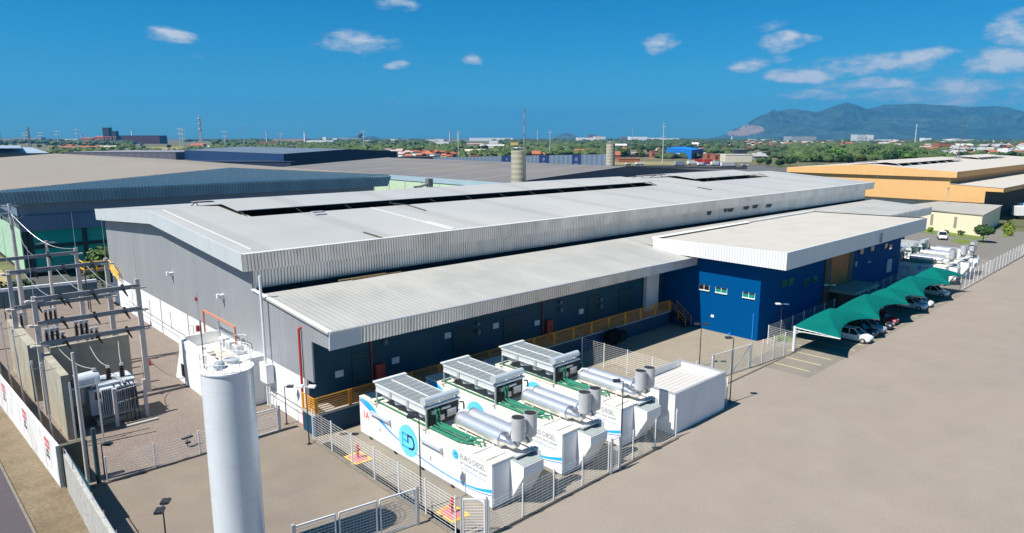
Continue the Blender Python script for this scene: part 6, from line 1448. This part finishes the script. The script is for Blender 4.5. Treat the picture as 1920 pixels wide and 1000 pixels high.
for (A, B, C_, m, nm) in [(a,b,c,M_bblue,'wall')]:
    h = HPX(b, 281.5); q = MB(); d4 = A+(C_-B); q.hexa([A,B,C_,d4], [p+Vector((0,0,h)) for p in (A,B,C_,d4)]); q.build('wall', M_bblue, BW)
    q = MB(); n_ = Vector(((C_-B).y, -(C_-B).x, 0)).normalized(); n_ = n_ if n_.dot(_F) < 0 else -n_
    q.hexa([B+n_*.1,C_+n_*.1,C_+n_*.3,B+n_*.3], [p+Vector((0,0,h)) for p in (B+n_*.1,C_+n_*.1,C_+n_*.3,B+n_*.3)]); q.build('end_wall', M_bblue_shade, BW)  # same blue wall, a darker sheet paints its shaded end
    q = MB(); q.slab([A+Vector((0,0,h+.1)),B+Vector((0,0,h+.1)),C_+Vector((0,0,h+.1)),d4+Vector((0,0,h+.1))], .3); q.build('roof', M_bblue, BW)
    A2, B2 = G(1258,285), G(1285,287); q = MB(); q.hexa([A2,B2,B2+(C_-B)*.9,A2+(C_-B)*.9], [p+Vector((0,0,HPX(B2,277.5))) for p in (A2,B2,B2+(C_-B)*.9,A2+(C_-B)*.9)]); q.build('rear_bay', M_bblue, BW)
# boundary wall with banners
WB = thing('boundary_wall', 'long blue and white sheet metal boundary wall with four navy banners', 'wall', tuple(G(1136,314)))
a, b = G(790,301.5), G(1136,314.5); d = (b-a).normalized(); n = Vector((-d.y,d.x,0)); ha, hb_ = HPX(a,295.8), HPX(b,289.5)
q = MB(); q.hexa([a,b,b+n,a+n], [a+Vector((0,0,ha)),b+Vector((0,0,hb_)),b+n+Vector((0,0,hb_)),a+n+Vector((0,0,ha))]); wb = q.build('wall_sheet', mat('blue_grey_sheet_wall', (0.132,0.18,0.252), .6, 0, .12, .05, stripe=('Y', 5, .2, .01)), WB)
nn = n if n.dot(_F) < 0 else -n
def foot(u):
    lo, hi = 0.0, 1.0
    for _ in range(40):
        m_ = (lo+hi)/2; p = a+(b-a)*m_; uu = 960+1280*(p.dot(_R))/((p-Vector((0,0,CAM_H))).dot(_fw))
        if uu < u: lo = m_
        else: hi = m_
    return a+(b-a)*lo
M_ban = mat('navy_banner', (.01,.03,.12), .6, 0, .15, .3)
for u0, u1 in ((941,961),(1011,1029),(1073,1089),(1100,1101)):
    if u1-u0 < 5: continue
    A_, B_ = foot(u0)+nn*.4, foot(u1)+nn*.4; t = (A_-a).length/(b-a).length; h = ha+(hb_-ha)*t
    q = MB(); q.hexa([A_,B_,B_-nn*.25,A_-nn*.25], [p+Vector((0,0,h+.4)) for p in (A_,B_,B_-nn*.25,A_-nn*.25)]); bn = q.build('banner', M_ban, wb)
    q = MB(); e = (B_-A_); 
    q.cyl(A_+e*.5+nn*.05+Vector((0,0,h*.62)), A_+e*.5+nn*.1+Vector((0,0,h*.62)), h*.18, n=16); q.hexa([A_+e*.25+nn*.05+Vector((0,0,h*.12)),A_+e*.75+nn*.05+Vector((0,0,h*.12)),A_+e*.75+nn*.02+Vector((0,0,h*.12)),A_+e*.25+nn*.02+Vector((0,0,h*.12))],[A_+e*.25+nn*.05+Vector((0,0,h*.28)),A_+e*.75+nn*.05+Vector((0,0,h*.28)),A_+e*.75+nn*.02+Vector((0,0,h*.28)),A_+e*.25+nn*.02+Vector((0,0,h*.28))]); q.build('banner_mark', mat('banner_pale_mark', (.10,.14,.26), .6), bn)
# trucks, cars and depot beyond the road
def box_vehicle(u, v, L_, h, m, mc, label, cab=True, ang=0.3):
    p = G(u, v); T = thing('parked_truck', label, 'truck', tuple(p)); d = (_R*math.cos(ang)+_F*math.sin(ang)); n = Vector((-d.y,d.x,0))
    def bx(x0, x1, w, z0, z1, nm, mm):
        q = MB(); q.hexa([p+d*x0-n*w+Vector((0,0,z0)),p+d*x1-n*w+Vector((0,0,z0)),p+d*x1+n*w+Vector((0,0,z0)),p+d*x0+n*w+Vector((0,0,z0))],[p+d*x0-n*w+Vector((0,0,z1)),p+d*x1-n*w+Vector((0,0,z1)),p+d*x1+n*w+Vector((0,0,z1)),p+d*x0+n*w+Vector((0,0,z1))]); q.build(nm, mm, T)
    bx(-L_/2,L_/2-2.4,1.25,1.0,h,'cargo_box',m); bx(L_/2-2.2,L_/2,1.2,.7,h*.8,'cab',mc); bx(-L_/2,L_/2-.4,1.0,.35,.95,'chassis',M_blackst); bx(L_/2-1.2,L_/2+.03,1.1,h*.5,h*.72,'windscreen',M_glassd)
    for xx in (-L_/2+1.2,-L_/2+2.4,L_/2-1.4):
        q = MB(); q.cyl(p+d*xx-n*1.25+Vector((0,0,.5)), p+d*xx+n*1.25+Vector((0,0,.5)), .5, n=10); q.build('wheel', M_tyre, T)
for a_ in [(1298,309,9,3.4,M_farw,M_farw,'white truck parked left of the red trucks'),(1310,308,11,4.4,M_red,M_red,'red box truck, left one of two'),(1329,308,11,4.2,M_red,M_farw,'red box truck with white cab, right one of two'),(1315,311,7,2.8,M_farw,M_bblue,'low white and blue van before the red trucks'),(1342,311,9,3.4,M_farw,M_bblue,'white truck with blue stripe right of the red trucks'),(1275,311.5,10,4.0,M_farg,M_farg,'blue grey box trailer left of the trucks'),(1366,314,14,4.2,M_palew,M_farg,'long grey trailer by the dark fence'),(1200,310,8,2.6,M_farw,M_farw,'white van on the grass by the road'),(1178,310,5,1.9,M_farw,M_farg,'small white van behind the second round tower'),(1396,313,6,2.4,M_farg,M_farw,'small grey truck right of the long trailer')]:
    box_vehicle(*a_)
struct(sheet('roadside_grass', [tuple(G(1140,303)[:2]),tuple(G(1345,303.5)[:2]),tuple(G(1345,309)[:2]),tuple(G(1140,311)[:2])], .0, mat('dry_roadside_grass', (.22,.21,.08), .95, 0, .2, .05, col2=(.28,.22,.12))))
struct(sheet('depot_yard', [tuple(G(1140,311.2)[:2]),tuple(G(1420,309.2)[:2]),tuple(G(1560,325)[:2]),tuple(G(1190,330)[:2])], .0, mat('depot_asphalt', (.10,.10,.095), .95, 0, .2, .05)))
wf = thing('dark_fence', 'dark mesh fence at the back of the depot beyond the grey roof hall', 'fence', tuple(G(1150,313))); a, b = G(1150,314.5), G(1400,318); q = MB()
for i in range(40): p = a+(b-a)*i/39; q.beam(p, p+Vector((0,0,2.6)), .25)
q.beam(a+Vector((0,0,2.5)), b+Vector((0,0,2.5)), .2); q.beam(a+Vector((0,0,.9)), b+Vector((0,0,.9)), .2, 1.6); q.build('mesh', M_dk, wf)
fb('carport_roof', 'low red vaulted roof behind the orange warehouse, left one', 'building', 1687,1722,302,293,M_terra,30,'gable',3.5,M_terra); fb('carport_roof', 'low grey vaulted roof behind the orange warehouse, right one', 'building', 1722,1752,302,292.5,M_terra,30,'gable',3,M_greyroof)

# small houses, many and alike
def house_proto(label, group, w, l, h, rh, mw, mr, loc, flat=False):
    T = thing('small_house', label, 'house', loc, group); x, y, z = loc; q = MB(); q.box(x-w/2,x+w/2,y-l/2,y+l/2,0,h); q.build('wall', mw, T)
    q = MB()
    if flat: q.box(x-w/2-.2,x+w/2+.2,y-l/2-.2,y+l/2+.2,h+.01,h+.3)
    else: q.slab([(x-w/2-.5,y-l/2-.6,h),(x+w/2+.5,y-l/2-.6,h),(x+w/2+.5,y,h+rh),(x-w/2-.5,y,h+rh)], .2); q.slab([(x-w/2-.5,y,h+rh),(x+w/2+.5,y,h+rh),(x+w/2+.5,y+l/2+.6,h),(x-w/2-.5,y+l/2+.6,h)], .2)
    q.build('roof', mr, T)
    q = MB()
    for s in (-1, 1): q.box(x+s*w*.25-.6,x+s*w*.25+.6,y-l/2-.08,y-l/2-.01,1.0,2.2); q.box(x-w/2-.08,x-w/2-.01,y+s*l*.25-.6,y+s*l*.25+.6,1.0,2.2)
    q.build('window', M_glassd, T); return T, snap(T)
M_terra2 = mat('orange_tiles', (.50,.17,.07), .85, 0, .2, .3); M_terra3 = mat('brown_tiles', (.25,.11,.07), .85, 0, .2, .3); M_ochre = mat('ochre_plaster', (.55,.42,.25), .8, 0, .08, .3)
def cluster(n, box, label, group, kinds, s0=.9, s1=1.3, seed=0):
    rr = random.Random(seed); pr = []
    for i, (mw, mr, flat) in enumerate(kinds):
        u, v = rr.uniform(box[0],box[1]), rr.uniform(box[2],box[3]); pr.append(house_proto(label, group, 9+i % 3*2, 8, 3.2+(i % 2)*1.2, 1.9, mw, mr, tuple(G(u,v)), flat))
    for i in range(n-len(kinds)):
        u, v = rr.uniform(box[0],box[1]), rr.uniform(box[2],box[3]); T, tr = rr.choice(pr); s = rr.uniform(s0, s1)
        clone(T, tuple(G(u,v)), rr.uniform(-.5,.5)+rr.choice([0,PI/2]), s, None, None, tr)
cluster(34, (752,850,289,299), 'small house with orange tiled roof between the navy hall and the palms', 'orange roofed houses by the navy hall', [(M_palew,M_terra2,False),(M_brick,M_terra,False),(M_ochre,M_terra2,False),(M_palew,M_farg,True)], .7, 1.1, 1)
cluster(18, (724,770,285,298), 'small pale house just right of the navy hall end', 'pale houses by the navy hall', [(M_palew,M_farw,False),(M_palew,M_pink,False)], .8, 1.2, 2)
cluster(40, (1150,1500,272,290), 'small house scattered in the trees around the blue warehouse', 'houses in the trees', [(M_palew,M_terra,False),(M_brick,M_terra3,False),(M_farw,M_farw,True),(M_ochre,M_terra,False)], .8, 1.2, 3)
cluster(110, (1400,1700,266,277), 'tiny house of the town below the mountain, left half', 'town houses below the mountain, left half', [(M_palew,M_terra3,False),(M_farw,M_farw,True),(M_pink,M_terra,False),(M_palew,M_pink,False)], 1.3, 2.2, 4)
cluster(100, (1730,1930,266,290), 'small house of the town right of the green belt', 'town houses right of the green belt', [(M_palew,M_terra3,False),(M_farw,M_farw,True),(M_brick,M_terra,False),(M_palew,M_greyroof,False)], 1.1, 1.8, 5)
cluster(18, (960,1140,272,282), 'small pale house in the woodland behind the boundary wall', 'houses in the woodland', [(M_palew,M_terra,False),(M_farw,M_farw,True)], .8, 1.2, 6)
cluster(20, (380,720,267,280), 'small pale house on the wooded plain beyond the navy hall', 'houses on the wooded plain', [(M_palew,M_terra3,False),(M_farw,M_farg,True)], 1.0, 1.5, 7)
cluster(14, (100,330,270,278), 'small tiled house in the left distance', 'tiled houses in the left distance', [(M_palew,M_terra,False),(M_brick,M_terra,False)], .9, 1.3, 8)
struct(sheet('open_field', [tuple(G(262,276)[:2]),tuple(G(345,275)[:2]),tuple(G(352,281)[:2]),tuple(G(262,283)[:2])], .0, mat('dry_slope_grass', (.22,.20,.05), .95, 0, .25, .02)))

# ================================================================ MOUNTAIN
def mountain(name, us, D, dep, base_v=262.0, amp=.10, seed=0.0, m=None, nx=420, ny=90, fol=1.0):
    U = [a for a, b in us]; Vv = [b for a, b in us]; V3 = []; F = []
    for j in range(ny+1):
        t = j/ny
        for i in range(nx+1):
            u = U[0]+(U[-1]-U[0])*i/nx; v = float(np.interp(u, U, Vv)); ph = (259.0-v)/1280*D*1.0
            d = D + dep*(t-.55)*2
            dirv = (_R*(u-960)+_F*1280*math.cos(PITCH)+_F*240*math.sin(PITCH)); dirv.z = 0; L0 = 1302; dirv = dirv/L0
            p = dirv*d; prof = max(0, 1-abs(t-.62)/.62 if t < .62 else 1-(t-.62)/.5)**1.0
            prof = max(0, prof)
            nz = noise.fractal(Vector((p.x/1500+seed, p.y/1500, 0)), 1.0, 2.0, 6)
            rid = 1-abs(noise.fractal(Vector((p.x/900+seed, p.y/900, 3)), .9, 2.1, 5))*1.5
            edge = min(1, ph/80) if ph > 0 else 0
            hh = (ph*d/D*prof + edge*dep*amp*.16*(nz*.8+rid*.5-.4)*prof*min(1,(1-prof)*4+.05) + CAM_H*prof)
            V3.append((p.x, p.y, max(-5, hh)))
    for j in range(ny):
        for i in range(nx): F.append((j*(nx+1)+i, j*(nx+1)+i+1, (j+1)*(nx+1)+i+1, (j+1)*(nx+1)+i))
    q = MB(); q.add(V3, F); o = q.build(name, m, smooth=False); return struct(o)
M_mt = mat('mountain_scrub', (.022,.06,.045), .95, 0, .45, .0035, col2=(.04,.075,.06), fine=(.012,.3), bump=25, bs=.006)
mountain('mountain', [(1325,261),(1345,257.5),(1380,246),(1412,230),(1440,217.5),(1470,211),(1500,210),(1528,213),(1548,206),(1565,200),(1580,195.5),(1592,198),(1605,202),(1620,207),(1632,204),(1650,199),(1690,198),(1715,197),(1745,198),(1780,199.5),(1810,202),(1850,201),(1880,204),(1905,210),(1925,217),(1960,226),(2010,240),(2080,259)], 11000, 2300, m=M_mt, amp=1.0)
mountain('foothills', [(1400,261),(1450,247),(1480,236),(1500,234),(1530,243),(1560,250),(1600,243),(1640,234),(1665,231),(1700,240),(1740,246),(1800,240),(1850,244),(1900,238),(1960,246),(2040,259)], 9300, 900, m=M_mt, amp=1.0, seed=5.0)
mountain('far_hill', [(1036,259.5),(1048,254),(1058,250.5),(1066,250),(1076,254),(1092,259.5)], 9000, 500, m=M_mt, nx=40, ny=20)
mountain('far_hill', [(640,260),(660,257),(690,256),(700,255),(712,259.5)], 12000, 500, m=M_mt, nx=40, ny=20)
QM = mat('quarry_rock', (.24,.17,.13), .95, 0, .25, .01)   # bare rock of the quarry on the slope
for o in [o for o in COL.objects if o.name.startswith('mountain')]:
    me = o.data; me.materials.append(QM); off = o.location
    for p in me.polygons:
        c = p.center + off; d = (c-Vector((0,0,CAM_H))); w = d.dot(_fw); u = 960+1280*d.dot(_R)/w; v = 500-1280*d.dot(_up)/w
        r = ((u-1409)/24)**2+((v-243)/8)**2; r2 = ((u-1385)/26)**2+((v-250)/5)**2
        if min(r, r2) < 1+.5*noise.noise(Vector((u*.25,v*.6,0))): p.material_index = 1
# ================================================================ HAZE
HZ = mat('haze_air', (1,1,1)); t = HZ.node_tree; t.nodes.clear(); pv = N(t, 'ShaderNodeVolumePrincipled'); ou = N(t, 'ShaderNodeOutputMaterial'); t.links.new(pv.outputs[0], ou.inputs['Volume'])
pv.inputs['Color'].default_value = (.07,.42,.90,1); pv.inputs['Density'].default_value = HAZE_D = 6.5e-5; pv.inputs['Anisotropy'].default_value = .1
q = MB(); q.box(-1500,15500,-3500,15500,-6.5,760); hz = q.build('haze', HZ); hz['kind'] = 'stuff'
